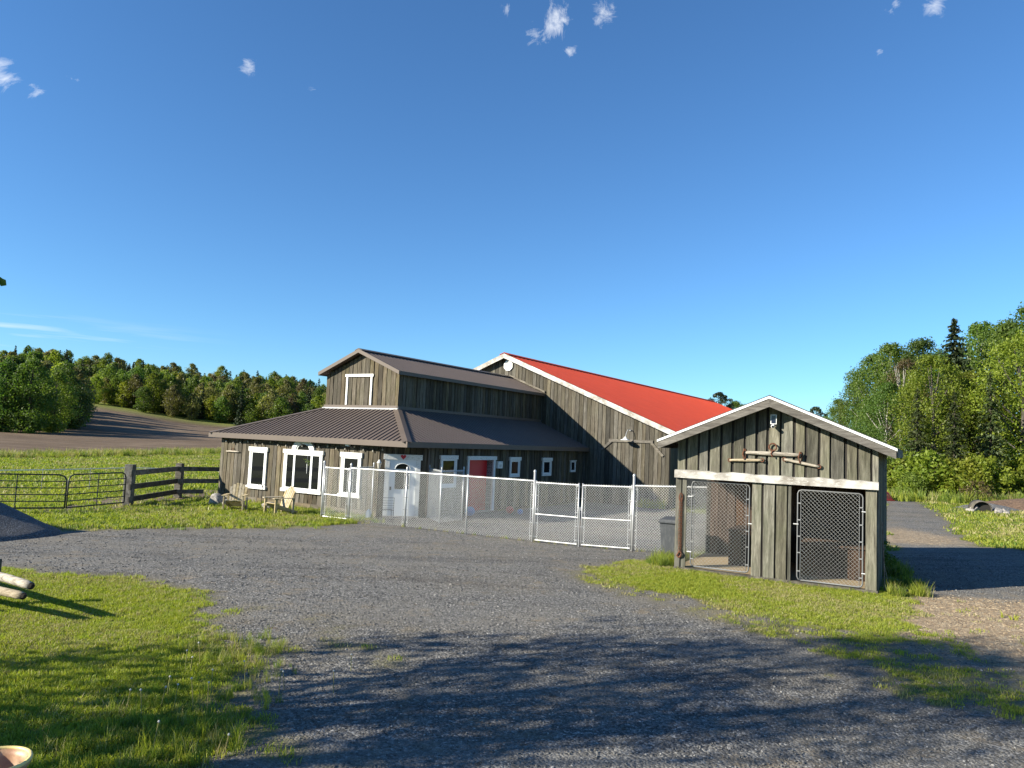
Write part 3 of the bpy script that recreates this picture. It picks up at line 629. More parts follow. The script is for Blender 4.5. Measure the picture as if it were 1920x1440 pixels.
# red stall door set back in a grey-white frame
rd = MB().box(-.70, -.64, 4.25, 6.0, .02, 2.10).build('red_door', M['red_door'], A)
for z in (.2, 1.05, 1.9): MB().box(-.64, -.625, 4.3, 5.95, z, z+.13).build('rail', M['red_door'], rd)
m_ = MB().box(-.70, -.30, 4.14, 4.25, 0, 2.1).box(-.70, -.30, 6.0, 6.14, 0, 2.1).build('red_door_frame', M['white'], A)
MB().box(-.72, -.27, 4.09, 6.19, 2.1, 2.26).build('lintel', M['white'], m_)
MB().box(-.9, -.2, 4.25, 6.0, -.03, .02).build('threshold', M['stone'], A)
# white door on the cut corner
wd = thing('d', '', '', (CO[0], CO[1], 0), math.radians(45)); wd.name = 'front_door'
bpy.data.objects.remove(wd)
def cb(m, s0, s1, n0, n1, z0, z1):
    P = []
    for z in (z0, z1):
        for (s, nn2) in ((s0, n1), (s1, n1), (s1, n0), (s0, n0)):
            pt = Vector(CO)+dd*s+nn_*nn2; P.append((pt.x, pt.y, z))
    m.hexa(P); return m
m_ = MB(); cb(m_, .20, .36, .0, .07, 0, 2.08); cb(m_, 1.32, 1.48, .0, .07, 0, 2.08)
dfr = m_.build('door_frame', M['white'], A)
cb(MB(), .14, 1.54, .0, .09, 2.08, 2.27).build('lintel', M['white'], dfr)
df = cb(MB(), .36, 1.32, .004, .035, .06, 2.08).build('front_door', M['door'], A)
cb(MB(), .58, 1.10, .035, .045, 1.02, 1.66).build('pane', M['glass'], df)
m_ = MB(); 
for k in range(10):
    a0, a1 = math.pi*k/10, math.pi*(k+1)/10; P = []
    for nn2 in (.045, .035):
        for (rr, aa) in ((.001, a0), (.26, a0), (.26, a1), (.001, a1)):
            pt = Vector(CO)+dd*(.84+rr*math.cos(aa))+nn_*nn2; P.append((pt.x, pt.y, 1.74+.75*rr*math.sin(aa)))
    m_.hexa(P)
m_.build('fan_light', M['glass'], df)
m_ = MB(); pts = []
for k in range(11):
    aa = math.pi*k/10; pt = Vector(CO)+dd*(.84+.27*math.cos(aa))+nn_*.05; pts.append((pt.x, pt.y, 1.74+.75*.27*math.sin(aa)))
m_.tube(pts, .014, 6).build('fan_trim', M['white2'], df)
for z0, z1 in ((.2, .52), (.58, .92)): cb(MB(), .5, 1.18, .035, .042, z0, z1).build('door_panel', M['door'], df)
cb(MB(), .40, .46, .035, .09, .98, 1.10).build('handle', M['black'], df)
cb(MB(), .2, 1.48, .0, .35, -.02, .06).build('door_step', M['stone'], A)
# red heart on the lintel
m_ = MB(); hp_ = []
for k in range(24):
    aa = 2*math.pi*k/24; X = 16*math.sin(aa)**3; Y = 13*math.cos(aa)-5*math.cos(2*aa)-2*math.cos(3*aa)-math.cos(4*aa)
    pt = Vector(CO)+dd*(.84+X*.0062)+nn_*.091; hp_.append((pt.x, pt.y, 2.185+Y*.0062))
m_.prism(hp_, (nn_.x*.012, nn_.y*.012, 0)); hob = m_.build('heart', M['heart'], A); 
# gutter pipe at the cut corner and string of lights, lantern, flood light
MB().tube([(-OH+.05, OH+CH+.08, 2.5), (-OH+.05, OH+CH+.08, .1)], .035, 8).build('downpipe', M['browntrim'], A)

def loc_to_world(u, v, z=0): return Vector((EX+u*CB+v*SB, EY-u*SB+v*CB, z))
T = thing('wall_lantern', 'small pale lantern on the wall left of the white door', 'lantern', loc_to_world(-1.45, .36, 1.72), -YAW)
MB().lathe([(.0, .0), (.05, .02), (.075, .22), (.03, .30), (.0, .32)], 8, (.03, -.15, 0)).build('lamp_glass', M['bulb'], T)
MB().lathe([(.09, .22), (.03, .33), (.0, .34)], 8, (.03, -.15, 0)).build('cap', M['white'], T); MB().box(.0, .06, -.16, -.02, .12, .16).build('bracket', M['black'], T)
T = thing('flood_light', 'white twin flood light under the front eave near the corner', 'light', loc_to_world(-2.95, .18, 2.44), -YAW)
MB().box(-.12, .06, -.05, .05, .04, .12).build('housing', M['white2'], T); MB().lathe([(0, 0), (.05, .01), (.07, .09), (.0, .1)], 10, (.18, 0, -.03)).build('lamp_head', M['black'], T)
T = thing('string_lights', 'dark string of bulbs looped along the front eave of the stable', 'lights', (EX, EY, 0), -YAW)
pts = []
for k in range(0, 121):
    u = -10.4+9.2*k/120; ph = (k % 20)/20; pts.append((u, .27, 2.53-.13*4*ph*(1-ph)-.01*random.random()))
MB().tube(pts, .013, 5).build('cable', M['black'], T)
for k in range(4, 120, 6):
    x, y, z = pts[k]; MB().lathe([(.0, -.10), (.028, -.08), (.032, -.05), (.014, -.01), (.014, .01)], 8, (x, y, z)).build('bulb', M['bulb'], T)
T = thing('wall_box', 'small pale electrical box on the wall right of the red door', 'box', loc_to_world(-OH+.0, 6.40, 1.9), -YAW)
MB().box(.0, .12, -.18, .18, -.15, .15).build('case', M['white'], T, bevel=.01); MB().box(.12, .13, -.08, .08, -.09, .02).build('cover', M['galv'], T)
T = thing('swingletree', 'short pale wooden swingletree hung on the front wall near the left corner', 'harness bar', loc_to_world(-9.65, OH-.06, 1.985), -YAW)
MB().tube([(-.42, 0, 0), (-.2, 0, .006), (.2, 0, .006), (.42, 0, 0)], [.022, .034, .034, .022], 8).build('bar', M['log'], T, True)
MB().tube([(.06*math.cos(q*.6283), .0, .09+.06*math.sin(q*.6283)) for q in range(11)], .012, 6).build('ring', M['rust'], T)

T = thing('hanging_plant', 'small hanging plant with pale tassel in the middle pane of the triple window', 'plant', loc_to_world(-5.2, OH-.034, 1.62), -YAW)
m_ = MB(); rp = random.Random(4)
for k in range(22):
    c = Vector((rp.gauss(0, .09), rp.uniform(-.006, .004), rp.gauss(.16, .07))); a = rp.uniform(0, 6.28); u = Vector((math.cos(a), .1, math.sin(a)))*.05; v = Vector((-u.z, .0, u.x))*.45
    m_.add([c-u, c+v, c+u, c-v], [(0, 1, 2, 3)])
m_.build('leaves', M['leaf_mid'], T); MB().tube([(.0, 0, .08), (.005, 0, -.1), (.0, 0, -.3)], [.02, .012, .006], 6).build('tassel', M['white2'], T); MB().tube([(0, .005, .42), (0, 0, .1)], .004, 4).build('cord', M['white2'], T)
# ------------------------------------------------------------------ big barn with red roof
B = thing('barn', 'large weathered board barn with red metal roof and white gable trim', 'building', (EX, EY, 0), -YAW)
bu, bw, zbr, zbe, Lb = -5.24, 9.85, 7.74, 3.73, 38.95
bs = (zbr-zbe)/bw
MB().prism([(bu-bw+.3, Ls+.03, -.4), (bu+bw-.3, Ls+.03, -.4), (bu+bw-.3, Ls+.03, zbe-.02), (bu, Ls+.03, zbr-.18), (bu-bw+.3, Ls+.03, zbe-.02)], (0, Lb-.3, 0)).build('wall', M['darkcore'], B)
rk = lambda u: zbr-.16-abs(u-bu)*bs
lowb = lambda u: -.2 if u > -.3 else (3.0 if u > -2.9 else 4.6)
board_wall(B, (0, Ls+.03), (1, 0), (0, -1), -9.6, bu+bw-.3, .217, .022, lambda s: (-.15 if s > -.45 else (2.6 if s > -3.1 else 4.8)), rk, [], .028, M['board_barn'], 11, wob=.008)
board_wall(B, (bu+bw-.3, 0), (0, 1), (1, 0), Ls+.05, Ls+12, .23, .03, lambda s: -.15, lambda s: zbe, [], .028, M['board_barn'], 12)
for sg in (1, -1):
    ribbed('roof_sheet', B, M['redroof'], (bu+sg*(bw+.12), Ls-.3, zbe-.05), (0, 1, 0), (-sg*(bw+.12), 0, zbr-zbe+.05), Lb+.3, lambda s: 0, lambda s: 1, .45, .014, .05)
    MB().prism([(bu, Ls-.302, zbr-.015), (bu+sg*(bw+.12), Ls-.302, zbe-.065), (bu+sg*(bw+.12), Ls-.302, zbe-.33), (bu, Ls-.302, zbr-.27)], (0, -.035, 0)).build('rake_board', M['whitebeam'], B)
    MB().prism([(bu, Ls-.30, zbr-.10), (bu+sg*bw, Ls-.30, zbe-.10), (bu+sg*bw, Ls-.30, zbe-.13), (bu, Ls-.30, zbr-.13)], (0, Lb-.2, 0)).build('soffit', M['greytrim'], B)
    MB().prism([(bu, Ls-.32, zbr+.05), (bu+sg*.3, Ls-.32, zbr-.07), (bu+sg*.3, Ls-.32, zbr-.09), (bu, Ls-.32, zbr+.03)], (0, Lb+.3, 0)).build('ridge_cap', M['redroof'], B)
# octagonal louvre vent
ov = MB(); oc = [(-5.1+.30*math.cos(math.pi*(k+.5)/4), Ls-.01, 7.07+.30*math.sin(math.pi*(k+.5)/4)) for k in range(8)]; oi_ = [(-5.1+.23*math.cos(math.pi*(k+.5)/4), Ls-.01, 7.07+.23*math.sin(math.pi*(k+.5)/4)) for k in range(8)]
for k in range(8):
    k2 = (k+1) % 8; ov.hexa([oi_[k], oc[k], oc[k2], oi_[k2]]+[(p_[0], p_[1]-.06, p_[2]) for p_ in (oi_[k], oc[k], oc[k2], oi_[k2])])
ov = ov.build('vent', M['white2'], B)
for k in range(7):
    z = 7.07-.18+.06*k; hw = min(.22, .30-abs(z-7.07)*.55); MB().prism([(-5.1-hw, Ls-.06, z-.02), (-5.1+hw, Ls-.06, z-.02), (-5.1+hw, Ls-.02, z+.035), (-5.1-hw, Ls-.02, z+.035)], (0, .008, .008)).build('louvre', M['white2'], ov)
# applied timber frame around the old door
tf = MB().box(1.10, 3.45, Ls-.06, Ls-.012, 3.10, 3.24).build('door_header', M['greytrim'], B)
for (p0, p1) in (((1.22, 3.12), (.70, 2.68)), ((3.36, 3.12), (3.98, 2.50))):
    MB().bar((p0[0], Ls-.035, p0[1]), (p1[0], Ls-.035, p1[1]), .12, .045, (0, 1, 0)).build('brace', M['greytrim'], tf)
T = thing('barn_lamp', 'white enamel gooseneck lamp on the barn wall above the timber header', 'lamp', loc_to_world(2.15, Ls-.012, 3.2), -YAW)
MB().tube([(.10, 0, .50), (.10, -.12, .56), (.08, -.28, .52), (.04, -.38, .36), (.0, -.40, .14)], .018, 8).build('arm', M['galv'], T)
MB().lathe([(.03, .17), (.07, .13), (.10, .07), (.24, .01), (.24, .0), (.09, .05), (.0, .06)], 16, (.0, -.40, 0)).build('shade', M['white2'], T, True)
MB().lathe([(0, 0), (.06, .0), (.06, .03), (0, .03)], 10, (.10, -.01, .49)).build('wall_plate', M['galv'], T)

# ------------------------------------------------------------------ kennel shed
SHA = -.507; SX, SY, SZ = 3.737, 16.354, .29
K = thing('kennel_shed', 'small weathered kennel shed with two chain-link doors under a white beam', 'shed', (SX, SY, SZ), SHA)
SW, SD = 4.02, 4.8; apx, zap, zev, xl, xr = 2.03, 3.80, 2.82, -.30, 4.34
rs = (zap-zev)/(xr-apx)
top = lambda x: zap-.16-abs(x-apx)*rs
MB().box(0, SW, -.03, .12, -.12, .055).build('sill_timber', M['oldgrey'], K)
MB().box(.02, SW-.02, .12, SD-.05, -.12, .045).build('floor', M['straw'], K)
ub = lambda s: 2.10
MB().prism([(.02, .03, 2.02), (SW-.02, .03, 2.02), (SW-.02, .03, top(SW)), (apx, .03, top(apx)), (.02, .03, top(.02))], (0, .06, 0)).build('gable_backing', M['darkcore'], K)
board_wall(K, (0, .03), (1, 0), (0, -1), 0.0, SW, .243, .05, ub, top, [], .032, M['board_shed'], 21, wob=.004)
for (x0, x1, z1) in ((0.0, .115, 2.03), (.15, .25, 2.03), (1.635, 1.845, 2.0), (1.875, 2.095, 2.0), (2.125, 2.33, 2.0), (2.36, 2.42, 2.0), (3.80, 4.02, 2.0)):
    board_wall(K, (0, .03), (1, 0), (0, -1), x0, x1, x1-x0+.001, .0, lambda s: (-.16 if s > 3.5 else .055), lambda s: z1, [], .03 if x0 != 1.875 else .05, M['board_shed'], int(x0*100)+40, wob=.003)
MB().box(1.66, 2.40, .03, .08, .05, 2.0).build('door_post', M['darkcore'], K)
for x in (.03, 3.86): MB().box(x, x+.13, .035, .14, .05, 2.6).build('corner_post', M['oldgrey'], K)
bmv = MB(); n = 26; r_ = random.Random(5); vs = []          # white beam with a ragged upper edge
for k in range(n+1):
    x = -.02+4.05*k/n; zt_ = 2.165+r_.uniform(-.02, .012); vs += [(x, -.075, 2.0), (x, -.075, zt_), (x, .0, zt_+.01), (x, .0, 2.0)]
fs = [(0, 1, 2, 3), (4*n+3, 4*n+2, 4*n+1, 4*n)]
for k in range(n):
    for q in range(4): fs.append((4*k+q, 4*k+(q+1) % 4, 4*k+4+(q+1) % 4, 4*k+4+q))
bmv.add(vs, fs).build('beam', M['whitebeam'], K)
board_wall(K, (SW-.03, 0), (0, 1), (1, 0), .04, SD, .243, .034, lambda s: .0, lambda s: 2.78, [], .03, M['board_shed'], 22, wob=.004)
MB().box(SW-.09, SW-.03, .14, SD, .0, 2.78).build('side_wall', M['darkcore'], K)
board_wall(K, (.03, 0), (0, 1), (-1, 0), 2.75, SD, .243, .034, lambda s: .0, lambda s: 2.78, [], .03, M['board_shed'], 23, wob=.004)
MB().box(.03, .09, 2.75, SD, .0, 2.78).build('side_wall', M['darkcore'], K)
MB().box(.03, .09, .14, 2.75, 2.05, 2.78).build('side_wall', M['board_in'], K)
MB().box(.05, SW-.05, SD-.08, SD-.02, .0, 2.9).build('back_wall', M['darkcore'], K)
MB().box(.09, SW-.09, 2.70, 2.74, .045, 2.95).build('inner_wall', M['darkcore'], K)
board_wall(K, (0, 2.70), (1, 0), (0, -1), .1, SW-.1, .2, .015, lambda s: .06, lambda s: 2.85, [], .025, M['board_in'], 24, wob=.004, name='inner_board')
MB().box(.02, .12, 2.66, 2.76, .05, 2.05).build('mesh_post', M['oldgrey'], K)
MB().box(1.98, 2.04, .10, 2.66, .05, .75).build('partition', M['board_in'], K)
for sg, xe in ((1, xr), (-1, xl)):
    yb, ye = -.40, SD+.3
    MB().prism([(apx, yb, zap-.015), (xe, yb, zev-.015), (xe, yb, zev-.06), (apx, yb, zap-.06)], (0, ye-yb, 0)).build('roof_deck', M['oldgrey'], K)
    MB().prism([(apx, yb-.02, zap+.02), (xe+sg*.02, yb-.02, zev+.01), (xe+sg*.02, yb-.02, zev-.012), (apx, yb-.02, zap-.012)], (0, ye-yb+.02, 0)).build('roof_cover', M['shingle'], K)
    MB().prism([(apx, yb-.001, zap-.055), (xe, yb-.001, zev-.055), (xe, yb-.001, zev-.20), (apx, yb-.001, zap-.225)], (0, -.035, 0)).build('rake_board', M['rakewood'], K)
    MB().prism([(apx, yb-.001, zap-.005), (xe+sg*.02, yb-.001, zev-.005), (xe+sg*.02, yb-.001, zev-.053), (apx, yb-.001, zap-.053)], (0, -.05, 0)).build('drip_edge', M['white2'], K)
    MB().box(*sorted((xe, xe+sg*.03)), yb, ye, zev-.18, zev-.02).build('eave_board', M['oldgrey'], K)

def chain(mb, p0, ux, H, W, cell=.078, r=.0022, above=.0):
    """chain-link fabric on a vertical rectangle: p0 bottom corner, ux horizontal unit vector, diamonds of width cell"""
    p0 = Vector(p0); ux = Vector((ux[0], ux[1], 0)).normalized(); H2 = H+above; nrm = Vector((-ux.y, ux.x, 0))
    n = int((W+H2)/cell)+1
    for sgn in (1, -1):
        for k in range(n):
            c = k*cell
            if sgn > 0: s0 = c-H2; a = (max(s0, 0), max(0, -s0)); e = min(c, W); b = (e, e-s0)
            else: s0 = c; a = (min(s0, W), max(0, s0-W)); e = max(s0-H2, 0); b = (e, s0-e)
            if abs(b[0]-a[0]) < .02: continue
            P0 = p0+ux*a[0]+Vector((0, 0, a[1]))+nrm*.003*sgn; P1 = p0+ux*b[0]+Vector((0, 0, b[1]))+nrm*.003*sgn
            mb.tube([P0, P1], r, 3, False)
    return mb
def kgate(x0, x1, z0, z1, label):
    g = MB(); R_ = .07; y = -.005+.045
    pts = [(x0+R_, y, z0), (x1-R_, y, z0), (x1-R_*.3, y, z0+R_*.3), (x1, y, z0+R_), (x1, y, z1-R_), (x1-R_*.3, y, z1-R_*.3), (x1-R_, y, z1), (x0+R_, y, z1), (x0+R_*.3, y, z1-R_*.3), (x0, y, z1-R_), (x0, y, z0+R_), (x0+R_*.3, y, z0+R_*.3), (x0+R_, y, z0)]
    gate = g.tube(pts, .0155, 8).build('kennel_door', M['dulltube'], K, True); gate['label'] = label
    chain(MB(), (x0+.06, y-.008, z0+.01), (1, 0), z1-z0-.02, x1-x0-.12, .078, .0022).build('wire_mesh', M['kwire'], gate)
    for x in (x0+.06, x1-.06): MB().tube([(x, y-.01, z0+.03), (x, y-.01, z1-.03)], .007, 6).build('tension_bar', M['dulltube'], gate)
    for x, xx in ((x0+.06, x0), (x1-.06, x1)):
        for z in (.25, .62, .95, 1.28, 1.62): MB().box(*sorted((x, xx)), y-.022, y-.012, z, z+.022).build('band', M['wiregrey'], gate)
    return gate
g1 = kgate(.35, 1.58, .10, 1.94, 'left chain-link door of the kennel'); g2_ = kgate(2.54, 3.75, .08, 1.90, 'right chain-link door of the kennel')
for g, x, zz in ((g1, 1.60, (1.12,)), (g2_, 3.77, (1.55, .35)), (g2_, 2.50, (1.2,)), (g1, .31, (1.6, .4))):
    for z in zz: MB().tube([(x-.04, .03, z), (x+.06, .02, z)], .014, 6).build('hinge', M['galv'], g)
# wire side of the left run
ws = chain(MB(), (.045, .14, .05), (0, 1), 2.0, 2.52, .078, .0018).build('side_mesh', M['wiregrey'], K)
MB().tube([(.045, .12, 2.0), (.045, 2.7, 2.0)], .018, 6).build('side_rail', M['galv'], K)
# dog houses inside
def doghouse(x0, x1, y0, y1, h, ox0, ox1, oz, label):
    T = thing('dog_house', label, 'dog house', (SX, SY, SZ), SHA, 'dog houses in the kennel')
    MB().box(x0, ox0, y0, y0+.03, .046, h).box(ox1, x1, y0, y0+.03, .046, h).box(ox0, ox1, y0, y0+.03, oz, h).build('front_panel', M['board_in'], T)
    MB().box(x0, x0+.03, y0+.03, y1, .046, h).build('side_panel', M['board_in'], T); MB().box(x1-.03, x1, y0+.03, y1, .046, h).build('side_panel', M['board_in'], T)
    MB().box(x0-.04, x1+.04, y0-.05, y1, h, h+.03).build('lid', M['board_in'], T); MB().box(x0+.03, x1-.03, y1-.03, y1, .046, h).build('back_panel', M['void'], T)  # back panel near-black: shade of the hollow put into its colour
    MB().box(x0+.03, x1-.03, y0+.04, y1-.04, .046, .06).build('bedding', M['void'], T)  # floor sheet painted near-black as the shaded hollow, not in a litter colour
doghouse(.92, 1.80, 1.15, 2.4, .82, 1.04, 1.68, .76, 'wooden dog house with dark opening in the left kennel run')
doghouse(2.50, 3.88, 1.05, 2.4, .70, 2.76, 3.40, .66, 'wider low dog house in the right kennel run')

# things hung on the shed
def kw(x, y, z): 
    c, s = math.cos(SHA), math.sin(SHA); return (SX+x*c-y*s, SY+x*s+y*c, SZ+z)
T = thing('doubletree', 'wooden doubletree harness bars with rusty ring hung in the shed gable', 'harness bar', kw(2.05, -.045, 2.61), SHA)
def dbar(a, b, r0, nm):
    a = Vector(a); b = Vector(b); pts = [a+(b-a)*f for f in (0, .12, .5, .88, 1)]; return MB().tube(pts, [r0*.75, r0*.9, r0*1.1, r0*.9, r0*.75], 10).build(nm, M['log'], T, True)
dbar((-.57, 0, .01), (.55, 0, .0), .042, 'main_bar'); dbar((-.88, 0, -.17), (-.21, 0, -.14), .03, 'side_bar'); dbar((.23, -.01, -.10), (.90, -.01, -.215), .03, 'side_bar')
MB().tube([(.075*math.cos(q*.5236), -.02, .145+.075*math.sin(q*.5236)) for q in range(13)], .016, 8).build('ring', M['rust'], T)
for x, z0, z1 in ((-.57, .09, -.14), (.54, .07, -.16), (0, .07, -.05)):
    MB().tube([(x, -.045, z0), (x-.03, -.055, (z0+z1)/2), (x, -.045, z1)], .016, 6).tube([(x, .02, z0), (x+.03, .03, (z0+z1)/2), (x, .02, z1)], .014, 6).build('clevis', M['rust'], T)
for x, z in ((-.88, -.17), (-.21, -.14), (.23, -.10), (.90, -.215)):
    MB().tube([(x+.035*math.cos(q*.7854), -.005, z+.035*math.sin(q*.7854)) for q in range(9)], .012, 6).build('end_hook', M['rust'], T)
T = thing('solar_camera', 'small white solar panel camera mounted high in the shed gable', 'camera', kw(2.07, -.04, 3.18), SHA)
MB().box(-.06, .06, -.11, -.09, .05, .25).build('frame', M['white2'], T); MB().box(-.045, .045, -.115, -.105, .065, .235).build('panel', M['panel'], T)
MB().box(-.03, .03, -.09, .0, .09, .15).build('arm', M['white2'], T); MB().tube([(-.01, -.15, .0), (-.01, -.03, .02)], .035, 12).build('camera_body', M['white2'], T, True); MB().tube([(-.01, -.158, -.001), (-.01, -.15, .0)], .024, 12).build('lens', M['black'], T)
T = thing('chain', 'rusty iron chain with hook hanging on the left shed post', 'chain', kw(.128, -.035, .35), SHA)
def links(x, z0, z1, nm):
    m_ = MB(); n = int((z1-z0)/.055)
    for k in range(n):
        z = z0+(k+.5)*(z1-z0)/n; a = (k % 2)*1.57+.4
        m_.tube([(x+.018*math.cos(q*.785)*math.cos(a), .018*math.cos(q*.785)*math.sin(a), z+.036*math.sin(q*.785)) for q in range(9)], .0065, 5)
    return m_.build(nm, M['rust'], T)
links(-.022, .04, 1.2, 'strand'); links(.022, .04, 1.2, 'strand')
MB().tube([(.0+.035*math.cos(q*.524), .0, 1.22+.09*math.sin(q*.524)) for q in range(13)], .014, 6).build('shackle', M['rust'], T)
MB().tube([(.0, 0, .06), (-.03, 0, .0), (-.06, 0, -.05), (-.02, 0, -.09), (.03, -.01, -.06), (.035, -.01, -.02)], .02, 6).tube([(.01, -.02, .05), (.05, -.02, .0), (.02, -.02, -.06)], .02, 6).build('hook', M['rust'], T)
T = thing('leaning_pole', 'thin grey pole leaning on the shaded right wall of the shed', 'pole', kw(4.12, .35, -.2), SHA)
MB().tube([(.02, 0, 0), (-.02, .05, 1.0), (-.045, .08, 1.55)], .012, 6).build('pole', M['greytrim'], T); MB().tube([(.12, .02, .05), (.05, .05, .45), (-.01, .06, .75)], .008, 5).build('stick', M['greytrim'], T)

# wheelie bin
T = thing('wheelie_bin', 'dark grey plastic wheelie bin beside the shed', 'bin', (4.06, 18.02, gh(4.06, 18.02)), math.radians(-26)); T.scale = (.86, .9, 1)
m_ = MB().hexa([(-.22, -.26, .06), (.22, -.26, .06), (.22, .24, .06), (-.22, .24, .06), (-.29, -.34, .93), (.29, -.34, .93), (.29, .33, .93), (-.29, .33, .93)]); m_.build('body', M['bin'], T, bevel=.02)
MB().hexa([(-.31, -.37, .93), (.31, -.37, .93), (.31, .36, .93), (-.31, .36, .93), (-.28, -.34, .99), (.28, -.34, .99), (.28, .33, 1.02), (-.28, .33, 1.02)]).build('lid', M['bin'], T, bevel=.015)
MB().box(-.32, .32, -.385, -.355, .90, .945).build('rim', M['bin'], T, bevel=.01)
for x in (-.25, .25): MB().tube([(x-.03, .27, .11), (x+.03, .27, .11)], .11, 16).build('wheel', M['black'], T)
MB().tube([(-.22, .40, .95), (.22, .40, .95)], .015, 8).build('handle', M['bin'], T)

# ------------------------------------------------------------------ chain-link yard fence
FD = Vector((.885, -.465)).normalized(); FO = Vector((.80, 21.87))
def fp(t): q = FO+FD*t; return (q.x, q.y, gh(q.x, q.y))
def fence_panel(par, a, b, H=1.78, name='wire_mesh', rail=True, mid=False, bottom=False, cell=.076, r=.0028):
    a = Vector(a); b = Vector(b); d = Vector((b.x-a.x, b.y-a.y)); W = d.length; ux = (d.x/W, d.y/W)
    z = min(a.z, b.z)+.03
    ms = chain(MB(), (a.x+ux[0]*.03, a.y+ux[1]*.03, z), ux, H-.03, W-.06, cell, r, .045)
    # follow the slope of the ground
    ms.v = [(v[0], v[1], v[2]+(b.z-a.z)*(((v[0]-a.x)*ux[0]+(v[1]-a.y)*ux[1])/W)+(a.z-min(a.z, b.z))) for v in ms.v]
    ms.build(name, M['wire'], par)
    if rail: MB().tube([(a.x, a.y, a.z+H), (b.x, b.y, b.z+H)], .021, 8).build('top_rail', M['galv'], par)
    if mid: MB().tube([(a.x, a.y, a.z+H*.47), (b.x, b.y, b.z+H*.47)], .019, 8).build('middle_rail', M['galv'], par)
    if bottom: MB().tube([(a.x, a.y, a.z+.06), (b.x, b.y, b.z+.06)], .019, 8).build('bottom_rail', M['galv'], par)
def fpost(par, p, H, r=.03, cap=True, name='post'):
    MB().tube([(p[0], p[1], p[2]-.3), (p[0], p[1], p[2]+H)], r, 10).build(name, M['galv'], par, True)
    if cap: MB().lathe([(r*1.15, -.02), (r*1.15, .02), (r*.6, .05), (0, .06)], 10, (p[0], p[1], p[2]+H)).build('post_cap', M['galv'], par, True)
def bands(par, p, dirv, zs, r=.03, ln=.10):
    for z in zs: MB().box(p[0]-.035, p[0]+.035, p[1]-.035, p[1]+.035, p[2]+z, p[2]+z+.025).bar((p[0], p[1], p[2]+z+.012), (p[0]+dirv[0]*ln, p[1]+dirv[1]*ln, p[2]+z+.012), .02, .02).build('band', M['galv'], par)
    MB().tube([(p[0]+dirv[0]*ln, p[1]+dirv[1]*ln, p[2]+.05), (p[0]+dirv[0]*ln, p[1]+dirv[1]*ln, p[2]+1.74)], .009, 6).build('tension_bar', M['galv'], par)
P2, P3, P4, P5, Pm, P6, P7 = fp(-6.95), fp(-4.62), fp(-2.30), fp(0), fp(1.48), fp(3.06), fp(5.35)
f = thing('chain_link_fence', 'galvanised chain-link fence around the gravel yard before the stable', 'fence')
for p_, H, r_ in ((P2, 1.90, .032), (P3, 1.90, .032), (P4, 1.80, .024), (P5, 2.06, .038), (P6, 2.06, .038)): fpost(f, p_, H, r_)
for a0, b0 in ((P2, P3), (P3, P4), (P4, P5), (P6, P7)): fence_panel(f, a0, b0)
WP = loc_to_world(-1.62, .16, 0); WPz = (WP.x, WP.y, gh(WP.x, WP.y)); fpost(f, WPz, 1.9, .026); fence_panel(f, P2, WPz)
bz = (.15, .55, .95, 1.35, 1.68); fdv = (FD.x, FD.y)
bands(f, P3, (-FD.x, -FD.y), bz); bands(f, P3, fdv, bz); bands(f, P2, fdv, bz); bands(f, P5, (-FD.x, -FD.y), bz); bands(f, P6, fdv, bz)
def leaf(name, a, b, label, H=1.74):
    T = thing(name, label, 'gate'); a = Vector(a); b = Vector(b); d = (b-a); d.z = 0; d.normalize(); a2 = a+d*.06; b2 = b-d*.06
    fence_panel(T, a2, b2, H, mid=True, bottom=True)
    for p_ in (a2, b2): MB().tube([(p_.x, p_.y, p_.z+.03), (p_.x, p_.y, p_.z+H+.06)], .022, 8).build('stile', M['galv'], T, True)
    for p_, sg in ((a2, 1), (b2, -1)):
        bands(T, p_, (d.x*sg, d.y*sg), bz, ln=.08)
    return T
la = leaf('yard_gate', P5, Pm, 'left leaf of the double chain-link yard gate'); leaf('yard_gate', Pm, P6, 'right leaf of the double chain-link yard gate nearest the shed')
MB().box(Pm[0]-.06, Pm[0]+.06, Pm[1]-.04, Pm[1]+.03, Pm[2]+1.02, Pm[2]+1.12).tube([(Pm[0]-.02, Pm[1]-.03, Pm[2]+.0), (Pm[0]-.02, Pm[1]-.03, Pm[2]+1.1)], .012, 6).build('latch', M['galv'], la)
P1 = fp(-8.15); fpost_t = leaf('walk_gate', P1, P2, 'narrow chain-link walk gate at the far left end of the yard fence'); fpost(fpost_t, P1, 1.92, .034)
# inner dog run by the wall
D1, D2, D3 = (-2.90, 27.05), (-2.29, 25.40), (-1.60, 26.55)
f2 = thing('dog_run_fence', 'short chain-link dog run fence between the two stable doors', 'fence')
DP = [(*q, gh(*q)) for q in (D1, D2, D3)]
for p_ in DP: fpost(f2, p_, 1.88, .024)
fence_panel(f2, DP[0], DP[1]); fence_panel(f2, DP[1], DP[2])

